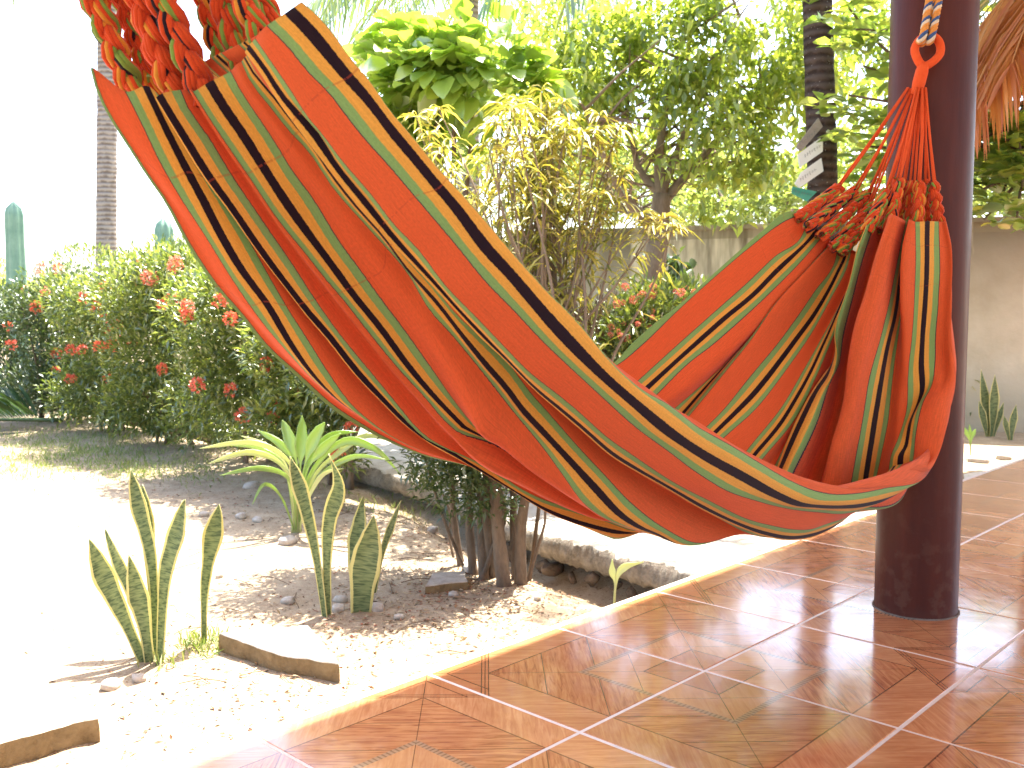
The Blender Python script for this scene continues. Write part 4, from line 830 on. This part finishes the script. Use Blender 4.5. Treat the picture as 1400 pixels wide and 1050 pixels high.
# ---------------- palms
M_PBARK = palm_bark('palm_bark_dark', (.045, .03, .026), (.11, .08, .07), (.42, .40, .36)); M_PBARKL = palm_bark('palm_bark_grey', (.15, .12, .10), (.32, .28, .24), (.4, .36, .3))
M_FROND = leaf_mat('frond_green', [(.1, .17, .05), (.16, .24, .07), (.25, .31, .12)], .5, .3, .12)
M_FRDRY = leaf_mat('frond_dry', [(.42, .16, .05), (.55, .27, .08), (.5, .2, .12), (.6, .36, .14)], .45, .5, .03, (1.1, 1.0, .8))
def frond(name, parent, base, direction, L, rise, droopf, mat, seed, nl=46, ll=.55, lw=.028, hang=.7, leafdroop=.5):
    rg = random.Random(seed); rng = np_rng(seed); d = Vector(direction); d.z = 0; d.normalize(); b = Vector(base); pts = []
    for i in range(16):
        t_ = i / 15; pts.append(b + d * (L * t_ * (1 - .12 * t_)) + Vector((0, 0, rise * L * t_ - droopf * L * t_ * t_)))
    P, D, LN = [], [], []
    for i in range(nl):
        t_ = .12 + .88 * i / (nl - 1); k = t_ * 15; j = min(int(k), 14); p = pts[j].lerp(pts[j + 1], k - j); tg = (pts[j + 1] - pts[j]).normalized(); sd = tg.cross(Vector((0, 0, 1))).normalized()
        for s in (-1, 1):
            P.append(tuple(p)); D.append(tuple(sd * s * .8 + tg * (.55 + .3 * t_) + Vector((0, 0, -hang * .5 + rg.uniform(-.15, .15))))); LN.append(ll * (math.sin(math.pi * min(1, .12 + t_ * .83)) * .85 + .2) * rg.uniform(.85, 1.1))
    V, F = leaves(np.array(P), np.array(D), np.array(LN), lw, rng, droop=leafdroop, fold=.25, segs=3)
    v2, f2, _ = tube_geo(pts, [.022 * (1 - .85 * i / 15) for i in range(16)], 5); f3 = []
    for q in f2:
        if len(q) == 4: f3 += [(q[0], q[1], q[2]), (q[0], q[2], q[3])]
        else: f3 += [(q[0], q[i], q[i + 1]) for i in range(1, len(q) - 1)]
    V2 = np.array([tuple(x) for x in v2]); F2 = np.array(f3) + len(V)
    return link(name, np_mesh(name, np.concatenate([V, V2]) - np.array(parent.location), np.concatenate([F, F2]), mat), parent)
def palm(name, base_px, Y, top, r0, r1, bark, label, fronds, seed, lean=0):
    b = Vector(at(*base_px, Y)); b.z = ground_z(b.x, b.y) - .02; root = empty(name, b); e = Vector(top) - b; mb = MB()
    c = crom([Vector((0, 0, -.05)), e * .33 + Vector((lean, 0, 0)), e * .66 + Vector((lean, 0, 0)), e], 60)
    mb.tube(c, [r0 + (r1 - r0) * i / 59 + .003 * (1 if i % 2 else -1) * (.4 + .8 * math.sin(i * 1.7)) for i in range(60)], 18); mb.build('trunk', bark, root)
    for k, (az, L, rise, dr, mt) in enumerate(fronds): frond('frond', root, Vector(top), (math.cos(az), math.sin(az), 0), L, rise, dr, mt, seed * 50 + k)
    tag(root, label, 'palm tree'); return root
pt = at(1108, -330, 7.7)
palm('coconut_palm', (1135, 640), 7.7, pt, .125, .105, M_PBARK, 'dark ringed palm trunk carrying the arrow boards, left of the post',
     [(a, 2.7 + .4 * math.sin(a * 5), .35 + .25 * math.sin(a * 3), .85 + .2 * math.cos(a * 2), M_FROND) for a in [k * .571 + .2 for k in range(11)]], 1)
pt2 = at(148, -150, 14.0)
palm('coconut_palm', (143, 500), 14.0, pt2, .15, .125, M_PBARKL, 'grey palm trunk rising over the hedge at the left', [(a, 2.3, .5, .8, M_FROND) for a in (.3, 1.1, 1.9, 2.6, 3.9, 5.0, 5.8)] + [(3.25, 1.5, .2, 1.15, M_FROND)], 2)
pt3 = at(640, -50, 11.5)
palm('coconut_palm', (640, 500), 11.5, pt3, .15, .12, M_PBARKL, 'palm with arching fronds behind the bright broad-leaved tree', [(a, 2.5, .4, .9, M_FROND) for a in [k * .485 + .1 for k in range(13)]], 3)
pt4 = at(1530, -60, 5.4)
palm('coconut_palm', (1530, 700), 5.4, pt4, .12, .1, M_PBARKL, 'palm with a hanging dry orange frond at the right edge of the picture', [(2.7 + k * .3, 1.02 - .08 * (k % 2), .35 - .1 * k % .3, 1.05, M_FRDRY) for k in range(4)] + [(a, 2.0, .5, .8, M_FROND) for a in (.2, 1.0, 1.8, 5.2, 5.9)], 4)

# ---------------- columnar cacti behind the hedge
t = NT('cactus_skin'); v = t.coord('Object'); n = t.noise(v, 6, 4, .6); M_CACT = t.done(t.pbsdf(t.ramp(n, [(.3, (.13, .24, .17)), (.7, (.22, .34, .24))]), .6, .3, t.bump(t.noise(v, 40, 3, .6), .3, .01)))
for px, ytop, Y, rad_, lab in ((27, 276, 13.0, .115, 'tall blue green column cactus at the far left behind the hedge'), (229, 298, 13.5, .13, 'short column cactus between the grey palm trunk and the hammock')):
    b = Vector(at(px, 500, Y)); b.z = ground_z(b.x, b.y); h = at(px, ytop, Y).z - b.z; root = empty('column_cactus', b); mb = MB(); nn = 48; vv = []; zs = [h * i / 30 for i in range(31)] 
    for z in zs:
        cap = math.sqrt(max(0, 1 - (max(0, z - (h - .22)) / .222) ** 2))
        for k in range(nn):
            a = 2 * math.pi * k / nn; rr = rad_ * (1 + .10 * math.cos(a * 8)) * max(.03, cap) * (1 + .04 * math.sin(z * 5)); vv.append((rr * math.cos(a), rr * math.sin(a), z))
    mb.add(vv, [(i * nn + k, i * nn + (k + 1) % nn, (i + 1) * nn + (k + 1) % nn, (i + 1) * nn + k) for i in range(30) for k in range(nn)]); mb.build('stem', M_CACT, root)
    tag(root, lab, 'cactus')
# pale far shrubs on the skyline
for k, (px, py, Y, r) in enumerate(((-10, 372, 26, .9), (25, 385, 30, .7), (95, 392, 30, 1.0))):
    b = Vector(at(px, 460, Y)); b.z = ground_z(b.x, b.y)
    shrub('far_bush', b, [(at(px, py + 18, Y), (r, r, r * .8)), (b + Vector((0, 0, .6)), (r * 1.1, r, .6))], 1500, 4, ('far green bush past the left picture edge', 'far green bush behind the column cactus', 'far green bush just right of the column cactus')[k], 'bush', M_TREE, 170 + k, ll=(.12, .2), lw=.07, hole=.1)

# ---------------- trees past the wall
M_FAR = leaf_mat('far_leaf', [(.14, .2, .06), (.22, .28, .09), (.32, .37, .13)], .6, .4, .06, (1.4, 1.35, .7))
for k, (px, py, Y, rx, rz, lab) in enumerate(((1040, 270, 17, 1.5, .75, 'pale distant tree showing over the wall left of the arrow boards'), (930, 250, 19, 1.6, .9, 'pale distant tree behind the forked garden tree'), (800, 235, 18, 1.3, .9, 'pale distant tree behind the yellow leaved shrub'), (1190, 245, 18, 1.4, 1.1, 'pale distant tree seen through the hammock cords'), (1385, 250, 16, 1.3, 1.2, 'pale distant tree over the wall right of the post'))):
    c = at(px, py, Y); b = Vector((c.x, c.y, 0)); b.z = ground_z(b.x, b.y)
    shrub('far_tree', b, [(c, (rx, rx * .8, rz)), (c + Vector((-rx * .6, .3, -.25)), (rx * .7, rx * .6, rz * .7)), (c + Vector((rx * .6, .3, .2)), (rx * .7, rx * .6, rz * .8))], 2600, 3, lab, 'tree', M_FAR, 180 + k, ll=(.13, .22), lw=.085, hole=.12, stem_r=.09, spread=.1, hs=1.4)
# ================================================================== SMALL PLANTS, STONES, SIGNS
def gnd(px, py):
    p = gp(px, py); 
    for _ in range(3): p = gp(px, py, ground_z(p.x, p.y))
    return p
t = NT('snake_leaf'); uvn = t.n('UVMap', uv_map='uv'); sp = t.n('SeparateXYZ', {0: uvn.outputs[0]}); v = t.coord('Object')
e = t.math('ABSOLUTE', t.math('SUBTRACT', sp.outputs[0], .5))
nb = t.noise(t.n('CombineXYZ', {0: t.math('MULTIPLY', sp.outputs[0], 1.6), 1: t.math('MULTIPLY', sp.outputs[1], 120.0)}).outputs[0], 1.0, 2, .6, .25)
c = t.ramp(nb, [(.38, (.08, .12, .055)), (.48, (.17, .225, .10)), (.62, (.25, .30, .14))])
c = t.mix(t.math('GREATER_THAN', t.math('ADD', e, t.math('MULTIPLY', t.math('SUBTRACT', nb, .5), .04)), .385), c, (.68, .62, .28))
ps = t.pbsdf(c, .4, .35, t.bump(nb, .15, .004)); trn = t.n('BsdfTranslucent', {'Color': t.mix(1.0, c, (1.2, 1.2, .6), 'MULTIPLY')})
ms = t.n('MixShader', {0: .32}); t.t.links.new(ps, ms.inputs[1]); t.t.links.new(trn.outputs[0], ms.inputs[2]); M_SNAKE = t.done(ms.outputs[0])
def blade(parent, pts, wid, mat, twist=0.0, fold=.22, name='leaf', rot0=0.0, n=22, prof=None):
    c = crom(pts, n); mb = MB(); org = parent.location; vv = []; uv = []; ln = 0
    prof = prof or [(0, .42), (.2, .48), (.48, .82), (.64, 1), (.8, .68), (1, .0)]
    for i, p in enumerate(c):
        t_ = i / (n - 1)
        if i: ln += (p - c[i - 1]).length
        for (a, wa), (b, wb) in zip(prof, prof[1:]):
            if a <= t_ <= b: k = (t_ - a) / (b - a); k = k * k * (3 - 2 * k) if b < .95 else k ** .8; w = (wa + (wb - wa) * k) * wid / 2; break
        tg = (c[min(i + 1, n - 1)] - c[max(i - 1, 0)]).normalized(); sd = tg.cross(Vector((0, 1, .15))).normalized(); an = rot0 + twist * t_
        nr = tg.cross(sd).normalized(); s2 = sd * math.cos(an) + nr * math.sin(an); n2 = tg.cross(s2)
        for j in range(7):
            x = (j - 3) / 3; vv.append(p + s2 * (w * x) + n2 * (fold * w * x * x) + n2 * .012 * math.sin(t_ * 9 + rot0 * 5) * x * wid / .05 * .25 - org); uv.append((j / 6, ln))
    mb.add(vv, [(i * 7 + j, i * 7 + j + 1, (i + 1) * 7 + j + 1, (i + 1) * 7 + j) for i in range(n - 1) for j in range(6)], 0, uv)
    o = mb.build(name, mat, parent); so = o.modifiers.new('thick', 'SOLIDIFY'); so.thickness = .003; return o
def px_blade(parent, Y, pts, wpx, mat, dy=0.0, **kw):
    n = len(pts); P = [at(x, y, Y + dy * (i / (n - 1))) for i, (x, y) in enumerate(pts)]; b = P[0]; P[0] = b + Vector((0, 0, -.03)); blade(parent, P, wpx / F_PX * Y, mat, **kw)
def snake(base, leaf_list, label):
    b = gnd(*base); root = empty('snake_plant', b)
    for pts, w, dy, kw in leaf_list: px_blade(root, b.y + kw.pop('y', 0), pts, w * 1.06, M_SNAKE, dy, **kw)
    tag(root, label, 'snake plant', 'snake plants in the sand bed')
snake((208, 904), [([(199, 900), (170, 845), (141, 784), (122, 735)], 29, -.06, {'rot0': .3}), ([(203, 890), (188, 825), (164, 770), (144, 724)], 27, .06, {'y': .05, 'rot0': -.3}), ([(206, 906), (198, 855), (189, 814), (176, 757)], 29, -.05, {'rot0': .15}),
                   ([(214, 900), (208, 771), (189, 690), (178, 641)], 22, .03, {'y': .03, 'twist': .8, 'rot0': -.2}), ([(212, 890), (206, 780), (200, 710), (195, 662)], 20, .08, {'y': .07, 'rot0': .5}), ([(219, 902), (226, 793), (243, 727), (252, 683)], 28, .0, {'rot0': -.25})],
      'largest snake plant, a clump of six upright leaves nearest the camera')
snake((279, 880), [([(279, 880), (280, 806), (291, 733), (300, 689)], 27, .03, {'rot0': .2, 'prof': [(0, .25), (.2, .3), (.45, .55), (.68, 1), (.83, .66), (1, .0)]})], 'single snake plant leaf standing alone right of the largest clump')
snake((446, 843), [([(446, 844), (433, 763), (418, 695), (404, 650), (396, 624)], 21, .04, {'twist': 1.1, 'rot0': -.3}), ([(448, 838), (447, 771), (451, 711), (464, 664), (450, 620)], 23, -.04, {'twist': -1.0, 'rot0': .4, 'y': .03})], 'snake plant with two wavy twisted leaves below the strap-leaved plant')
snake((493, 836), [([(486, 826), (487, 780), (490, 735), (496, 679)], 29, .03, {'y': .05, 'rot0': -.2}), ([(493, 838), (497, 790), (504, 748), (511, 704)], 40, -.02, {'rot0': .1, 'prof': [(0, .6), (.2, .75), (.42, 1), (.62, .94), (.8, .62), (1, .0)]}), ([(512, 800), (523, 755), (534, 722), (548, 684)], 11, .05, {'y': .07})], 'snake plant with one broad leaf in front and a thin one leaning right')
snake((1353, 597), [([(1352, 597), (1348, 560), (1341, 505)], 13, .05, {}), ([(1355, 597), (1358, 560), (1360, 512)], 14, -.03, {}), ([(1350, 596), (1345, 575), (1338, 548)], 10, 0, {}), ([(1357, 597), (1364, 575), (1372, 550)], 9, 0, {})], 'distant snake plant right of the post in front of the garden wall')
snake((1383, 601), [([(1382, 601), (1384, 580), (1389, 553)], 11, 0, {}), ([(1380, 600), (1376, 585), (1372, 568)], 8, 0, {})], 'small distant snake plant at the right picture edge')
# strap-leaved plant
M_STRAP = leaf_mat('strap_leaf', [(.26, .40, .08), (.34, .46, .12)], .45, .35, .08); M_STRY = leaf_mat('strap_leaf_pale', [(.5, .56, .22), (.6, .62, .32)], .35, .35, .08)
sb = gnd(405, 728); stp = empty('strap_leaf_plant', sb); Y = sb.y; SP = [(0, .3), (.3, .5), (.62, 1), (.85, .66), (1, .03)]
for k, (pts, w, dy, mt) in enumerate([
    ([(404, 720), (400, 640), (350, 605), (273, 613)], 13, -.12, M_STRY), ([(403, 720), (392, 645), (345, 618), (284, 634)], 13, -.2, M_STRY), ([(405, 722), (398, 660), (360, 640), (300, 650)], 11, -.25, M_STRAP), ([(402, 718), (405, 650), (388, 610), (352, 588)], 16, .1, M_STRAP),
    ([(405, 718), (408, 650), (398, 605), (386, 574)], 22, .06, M_STRAP), ([(406, 718), (410, 650), (412, 610), (413, 568)], 24, .02, M_STRAP), ([(407, 718), (414, 650), (428, 605), (444, 577)], 24, -.04, M_STRAP), ([(407, 718), (418, 650), (440, 615), (466, 592)], 18, -.08, M_STRAP),
    ([(408, 720), (424, 650), (468, 604), (512, 612), (546, 646)], 18, -.1, M_STRAP), ([(408, 720), (428, 655), (462, 620), (500, 596), (540, 604)], 13, .1, M_STRY), ([(409, 722), (418, 690), (440, 650), (470, 640)], 9, -.15, M_STRY), ([(404, 722), (385, 680), (362, 662), (345, 690)], 8, -.2, M_STRAP), ([(403, 720), (390, 640), (352, 612), (310, 608)], 11, .05, M_STRAP), ([(408, 720), (430, 660), (480, 625), (528, 628)], 11, -.2, M_STRAP), ([(406, 718), (420, 640), (450, 596), (490, 590)], 14, .12, M_STRAP), ([(404, 720), (396, 650), (370, 612), (330, 596)], 12, .15, M_STRY)]):
    px_blade(stp, Y, pts, w * (.72 if k < 3 or k > 7 else .8), mt, dy, prof=SP if not 3 <= k <= 7 else [(0, .1), (.42, .14), (.68, 1), (.86, .66), (1, .02)], fold=.35, twist=.3 * (k % 3 - 1))
for k in range(5): mb = MB(); q = at(400 + k * 3, 660, Y) - sb; mb.tube([Vector((.01 * (k - 2), 0, -.03)), q * .5, q], [.011, .009, .007], 6); mb.build('stalk', M_STRY, stp)
tag(stp, 'strap-leaved plant with arching pale green leaves in front of the hedge', 'plant')
for nm, base, ls, lab in (('sprout', (838, 834), [([(839, 834), (841, 800), (837, 782), (837, 764)], 10), ([(839, 834), (842, 798), (852, 776), (880, 768)], 12)], 'tiny pale two-leaved sprout in the sand beside the broken path edge'),
                          ('sprout', (1326, 626), [([(1327, 626), (1326, 605), (1320, 590), (1316, 582)], 6), ([(1327, 626), (1327, 606), (1331, 592), (1334, 586)], 6), ([(1327, 620), (1326, 600), (1326, 590), (1325, 580)], 5)], 'small green sprout behind the foot of the post')):
    b = gnd(*base); r = empty(nm, b)
    for pts, w in ls: px_blade(r, b.y, pts, w, M_STRY if base[0] < 900 else M_STRAP, 0, prof=[(0, .2), (.35, .3), (.7, 1), (1, .05)])
    tag(r, lab, 'sprout')
# small yellow shrub by the post, dark sapling by the wall
b = gnd(1322, 585); yb = empty('yellow_leaf_shrub', b); rng = np_rng(91); n = 260; P = np.array([tuple(at(x, y, b.y)) for x, y in zip(rng.normal(1322, 12, n), rng.uniform(522, 572, n))]); P[:, 1] += rng.normal(0, .12, n)
put_crown('foliage', yb, P, rng.normal(size=(n, 3)) + np.array([[0, 0, .6]]), rng.uniform(.06, .13, n), .02, M_CROT, rng, droop=.4, segs=3)
mb = MB(); mb.tube([Vector((0, 0, -.03)), Vector((.01, 0, .2)), Vector((-.02, 0, .4))], .008, 5); mb.build('stem', M_TWIG, yb); tag(yb, 'little yellow leaved shrub peeking out right behind the post', 'shrub')
b = gp(918, 600, GZ); b = Vector(at(920, 600, 9.2)); b.z = ground_z(b.x, b.y); ds = empty('dark_sapling', b); n = 120; P = np.array([tuple(at(x, y, 9.2)) for x, y in zip(rng.normal(917, 13, n), rng.uniform(345, 395, n))]); P[:, 1] += rng.normal(0, .15, n)
put_crown('foliage', ds, P, rng.normal(size=(n, 3)) * .6 + np.array([[0, -.2, -.5]]), rng.uniform(.1, .17, n), .075, M_IXD, rng, droop=.2, segs=3)
mb = MB(); mb.tube([Vector((0, 0, -.03)), Vector((.02, 0, .7)), at(917, 360, 9.2) - b], [.018, .012, .007], 6); mb.build('stem', M_TWIG, ds); tag(ds, 'dark-leaved sapling standing against the stained wall', 'sapling')

# ---------------- fallen palm frond at the left
M_FDARK = leaf_mat('frond_dark', [(.02, .05, .012), (.035, .075, .02), (.05, .09, .025)], .15, .4, .05)
b = gp(86, 588); b.z += .1; fl = empty('fallen_palm_frond', b)
frond('frond_blade', fl, b, (-1, -.25, 0), 1.7, .03, .0, M_FDARK, 401, 60, .8, .045, -1.6, .15); tag(fl, 'fallen green palm frond lying at the left picture edge', 'palm frond')

# ---------------- broken concrete slabs and stones
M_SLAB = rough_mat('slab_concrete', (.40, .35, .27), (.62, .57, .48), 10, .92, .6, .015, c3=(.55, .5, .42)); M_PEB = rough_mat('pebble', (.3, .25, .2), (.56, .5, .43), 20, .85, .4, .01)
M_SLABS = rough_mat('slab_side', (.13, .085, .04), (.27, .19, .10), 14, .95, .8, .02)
def slab_frag(name, poly, top, thick, label, seed, sub=9, mat=None, tilt=0.0):
    P = [gp(x, y, GZ + top) for x, y in poly]; c = sum(P, Vector()) / len(P); ring = []
    for i, p in enumerate(P):
        q = P[(i + 1) % len(P)]
        for k in range(sub):
            r = p.lerp(q, k / sub); w = .012 * fbm((r.x * 3 + seed, r.y * 3, 0), 4, 3); ring.append(r - c + (r - c).normalized() * w)
    mb = MB(); n = len(ring); vv = []; lev = [(-thick, 1.0), (-thick * .6, 1.008), (-thick * .25, 1.0), (-.004, .99), (0, .975)]
    for z, s_ in lev:
        for i, r in enumerate(ring):
            j = .012 * fbm((r.x * 4 + seed, r.y * 4, z * 30), 5, 2) if z < -.005 else 0
            vv.append((r.x * (s_ + j), r.y * (s_ + j), z + tilt * r.x + .004 * fbm((r.x * 5, r.y * 5, seed), 2, 2)))
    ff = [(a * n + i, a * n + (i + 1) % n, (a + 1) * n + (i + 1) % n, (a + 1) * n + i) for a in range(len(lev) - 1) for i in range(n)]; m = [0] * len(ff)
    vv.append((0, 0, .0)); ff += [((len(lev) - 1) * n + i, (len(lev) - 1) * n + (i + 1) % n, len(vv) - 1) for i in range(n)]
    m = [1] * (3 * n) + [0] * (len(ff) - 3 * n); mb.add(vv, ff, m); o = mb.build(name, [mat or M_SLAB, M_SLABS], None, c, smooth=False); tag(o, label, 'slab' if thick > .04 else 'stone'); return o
slab_frag('broken_slab', [(299, 866), (360, 858), (422, 855), (446, 882), (465, 908), (420, 900), (386, 896), (334, 879)], .055, .09, 'broken concrete slab with a ragged edge right of the single snake plant leaf', 3)
slab_frag('broken_slab', [(-90, 930), (60, 930), (100, 955), (132, 981), (60, 998), (0, 1016), (-100, 1046)], .06, .1, 'straight-edged pale concrete slab at the bottom left corner', 7)
slab_frag('flat_stone', [(581, 801), (592, 783), (635, 780), (641, 795)], .03, .06, 'flat angular stone lying in shade left of the bush trunks', 9, 5, M_PEB)
slab_frag('broken_slab', [(1318, 648), (1345, 644), (1378, 652), (1340, 664), (1316, 662)], .03, .08, 'white slab lying at the porch edge behind the post', 12, 5)
PEB = [rock_mesh('stone', 50 + k, .05, .04, .026, M_PEB, 1, 10, 7) for k in range(4)]
for k, (px, py, s, lab) in enumerate([(394, 742, 1.2, 'rounded stone at the foot of the strap-leaved plant'), (646, 780, 1.3, 'wedge shaped stone against the bush trunks'), (343, 666, 1.3, 'greyish rock in the shade under the hedge left of the strap-leaved plant'),
                                    (591, 727, .9, 'pale flat stone on the litter between the hedge and the bush trunks'), (516, 834, .75, 'whitish stone at the right foot of the broad snake plant'), (465, 822, .7, 'grey stone between the two right-hand snake plants'),
                                    (1338, 632, 1.9, 'large rock right of the post by the porch edge'), (1372, 628, 1.4, 'low rock near the right picture edge beside the porch'),
                                    (330, 707, .8, 'flat stone on shaded sand, left one of the pair below the hedge'), (353, 713, .75, 'flat stone on shaded sand, right one of the pair below the hedge'), (279, 705, .7, 'small stone at the edge of the hedge shade, above the single leaf'), (394, 824, .7, 'small pale stone on the sand left of the twisted snake plant'), (463, 835, .7, 'small stone touching the foot of the twisted snake plant'), (546, 846, .5, 'tiny stone on open sand right of the broad snake plant'), (152, 940, .75, 'larger of two stones in front of the biggest snake plant'), (190, 931, .6, 'smaller of two stones in front of the biggest snake plant'), (573, 690, .8, 'stone under the shrub beside the broken path edge'), (620, 815, .5, 'tiny stone in front of the flat angular stone'), (430, 905, .4, 'tiny stone at the right end of the ragged broken slab'), (735, 820, .45, 'tiny stone on sunny sand near the porch, right of the trunks'), (300, 790, .5, 'small stone on the sunlit sand beside the single snake leaf')]):
    p = gnd(px, py); o = link('stone', PEB[k % 4], None, p + Vector((0, 0, .008))); o.rotation_euler = (rnd.uniform(-.2, .2), rnd.uniform(-.2, .2), rnd.uniform(0, 6)); s *= .85; o.scale = (s, s, s)
    tag(o, lab, 'stone', 'loose stones on the sand' if k > 7 else None)

# ---------------- grass, litter (uncountable)
rng = np_rng(201); P = []
for px, py, sx, sy, k in ((120, 622, 70, 14, 2600), (60, 600, 70, 12, 1400), (190, 645, 40, 8, 700), (20, 640, 40, 12, 500), (275, 640, 20, 14, 260), (268, 882, 12, 8, 120), (222, 905, 14, 6, 60), (300, 880, 10, 7, 60), (450, 620, 60, 18, 500), (540, 680, 40, 12, 260), (8, 1012, 6, 5, 30)):
    for _ in range(k):
        q = gp(rng.normal(px, sx), max(560, rng.normal(py, sy))); q.z = ground_z(q.x, q.y) - .005; P.append(tuple(q))
P = np.array(P); n = len(P); D = rng.normal(size=(n, 3)) * .45 + np.array([[0, 0, 1.]])
V, F = leaves(P, D, rng.uniform(.03, .1, n), .006, rng, droop=.3, fold=.2)
M_GRASS = leaf_mat('grass_blade', [(.13, .2, .045), (.22, .29, .075), (.38, .36, .16)], .35, .5, .04)
tag(link('grass', np_mesh('grass', V, F, M_GRASS)), 'thin patches of short dry grass on the sand', 'grass', None, 'stuff')
P = []
for px, py, sx, sy, k in ((560, 840, 130, 38, 1100), (420, 690, 130, 30, 800), (640, 790, 70, 25, 500), (350, 950, 160, 50, 520), (720, 830, 70, 30, 260), (200, 650, 120, 25, 400), (1360, 600, 50, 14, 200), (560, 720, 50, 16, 300)):
    for _ in range(k):
        q = gp(rng.normal(px, sx), min(1040, max(565, rng.normal(py, sy)))); q.z = ground_z(q.x, q.y) + .003
        if (q - O0).dot(NX) > TS + .02 and path_dist(q.x, q.y) > .03: P.append(tuple(q))
P = np.array(P); n = len(P); D = rng.normal(size=(n, 3)) * np.array([[1, 1, .12]])
V, F = leaves(P, D, rng.uniform(.008, .034, n), rng.uniform(.004, .012, n), rng, droop=-.1, fold=.3)
M_LIT = leaf_mat('dry_litter', [(.10, .06, .035), (.22, .14, .08), (.30, .10, .06), (.36, .26, .15), (.42, .32, .2), (.5, .42, .3)], .1, .6, .02)
tag(link('leaf_litter', np_mesh('leaf_litter', V, F, M_LIT)), 'dry leaves and fallen petals scattered over the sand', 'leaf litter', None, 'stuff')
mb = MB(); rg = random.Random(6)
for k in range(46):
    q = gp(rg.uniform(170, 760), rg.uniform(690, 940)); 
    if path_dist(q.x, q.y) < .1 or (q - O0).dot(NX) < TS + .05: continue
    a = rg.uniform(0, 6.28); L = rg.uniform(.05, .22); z0 = ground_z(q.x, q.y)
    e = q + Vector((math.cos(a) * L, math.sin(a) * L, 0)); m = q.lerp(e, .5) + Vector((rg.uniform(-.02, .02), rg.uniform(-.02, .02), .012)); q.z = z0 + .003; e.z = ground_z(e.x, e.y) + .004; m.z = z0 + .012
    mb.tube([q, m, e], .0018, 4, 0, False)
tag(mb.build('dry_twigs', M_TWIG), 'thin dry twigs and roots lying about on the sand', 'twigs', None, 'stuff')

# ---------------- arrow boards on the palm
M_WHITE = rough_mat('board_white', (.8, .8, .76), (.88, .88, .86), 10, .7, .2, .004); M_GREYW = rough_mat('board_grey', (.26, .22, .19), (.42, .37, .33), 12, .85, .4, .006, stretch=(1, 1, 6)); M_TEAL = rough_mat('board_teal', (.05, .30, .22), (.12, .42, .32), 10, .7, .2, .004); M_INK = rough_mat('board_ink', (.16, .16, .16), (.26, .25, .24), 30, .8, .1, .001)
for nm, poly, Y, mt, ink, lab in (('arrow_board', [(1119, 161), (1125, 173), (1096, 206), (1090, 203), (1091, 197)], 7.50, M_GREYW, .3, 'weathered grey board, topmost of those nailed to the palm trunk'),
                              ('arrow_board', [(1121, 189), (1125, 194), (1125, 207), (1094, 229), (1091, 211)], 7.49, M_WHITE, 1, 'upper of the two white arrow boards on the palm trunk'),
                              ('arrow_board', [(1123, 216), (1126, 234), (1093, 257), (1087, 251), (1096, 235)], 7.48, M_WHITE, 1, 'lower of the two white arrow boards on the palm trunk'),
                              ('arrow_board', [(1084, 255), (1117, 262), (1104, 275), (1083, 264)], 7.47, M_TEAL, .5, 'turquoise board at the bottom of the row on the palm trunk')):
    P = [at(x, y, Y) for x, y in poly]; c = sum(P, Vector()) / len(P); root = empty(nm, c); mb = MB(); n = len(P)
    mb.add([p - c for p in P] + [p - c + Vector((0, .022, 0)) for p in P], [tuple(range(n)), tuple(range(2 * n - 1, n - 1, -1))] + [(i, n + i, n + (i + 1) % n, (i + 1) % n) for i in range(n)]); bo = mb.build('board', mt, root, smooth=False)
    d = (P[0] - P[2]).normalized() if nm and mt is not M_TEAL else (P[1] - P[0]).normalized(); a = (P[-1] + P[-2]) / 2 * .5 + (P[2] + P[3]) / 2 * .5 - c if 0 else Vector((0, 0, 0))
    dd = (at(1123, 205, Y) - at(1094, 224, Y)).normalized() if mt is not M_TEAL else (at(1113, 264, Y) - at(1086, 258, Y)).normalized(); up = Vector((-dd.z, 0, dd.x)); rg = random.Random(len(lab)); mb = MB()
    for k in range(7):
        s_ = a + dd * (-.075 + k * .022) + Vector((0, -.004, 0)); h = rg.uniform(.012, .03)
        mb.tube([s_ - up * h * .5, s_ + up * h * .5 + dd * rg.uniform(0, .01), s_ + dd * .013 + up * rg.uniform(-h, h) * .4], .0016, 4, 0, False)
    mb.build('lettering', M_INK, bo); tag(root, lab, 'sign', 'boards on the palm trunk')
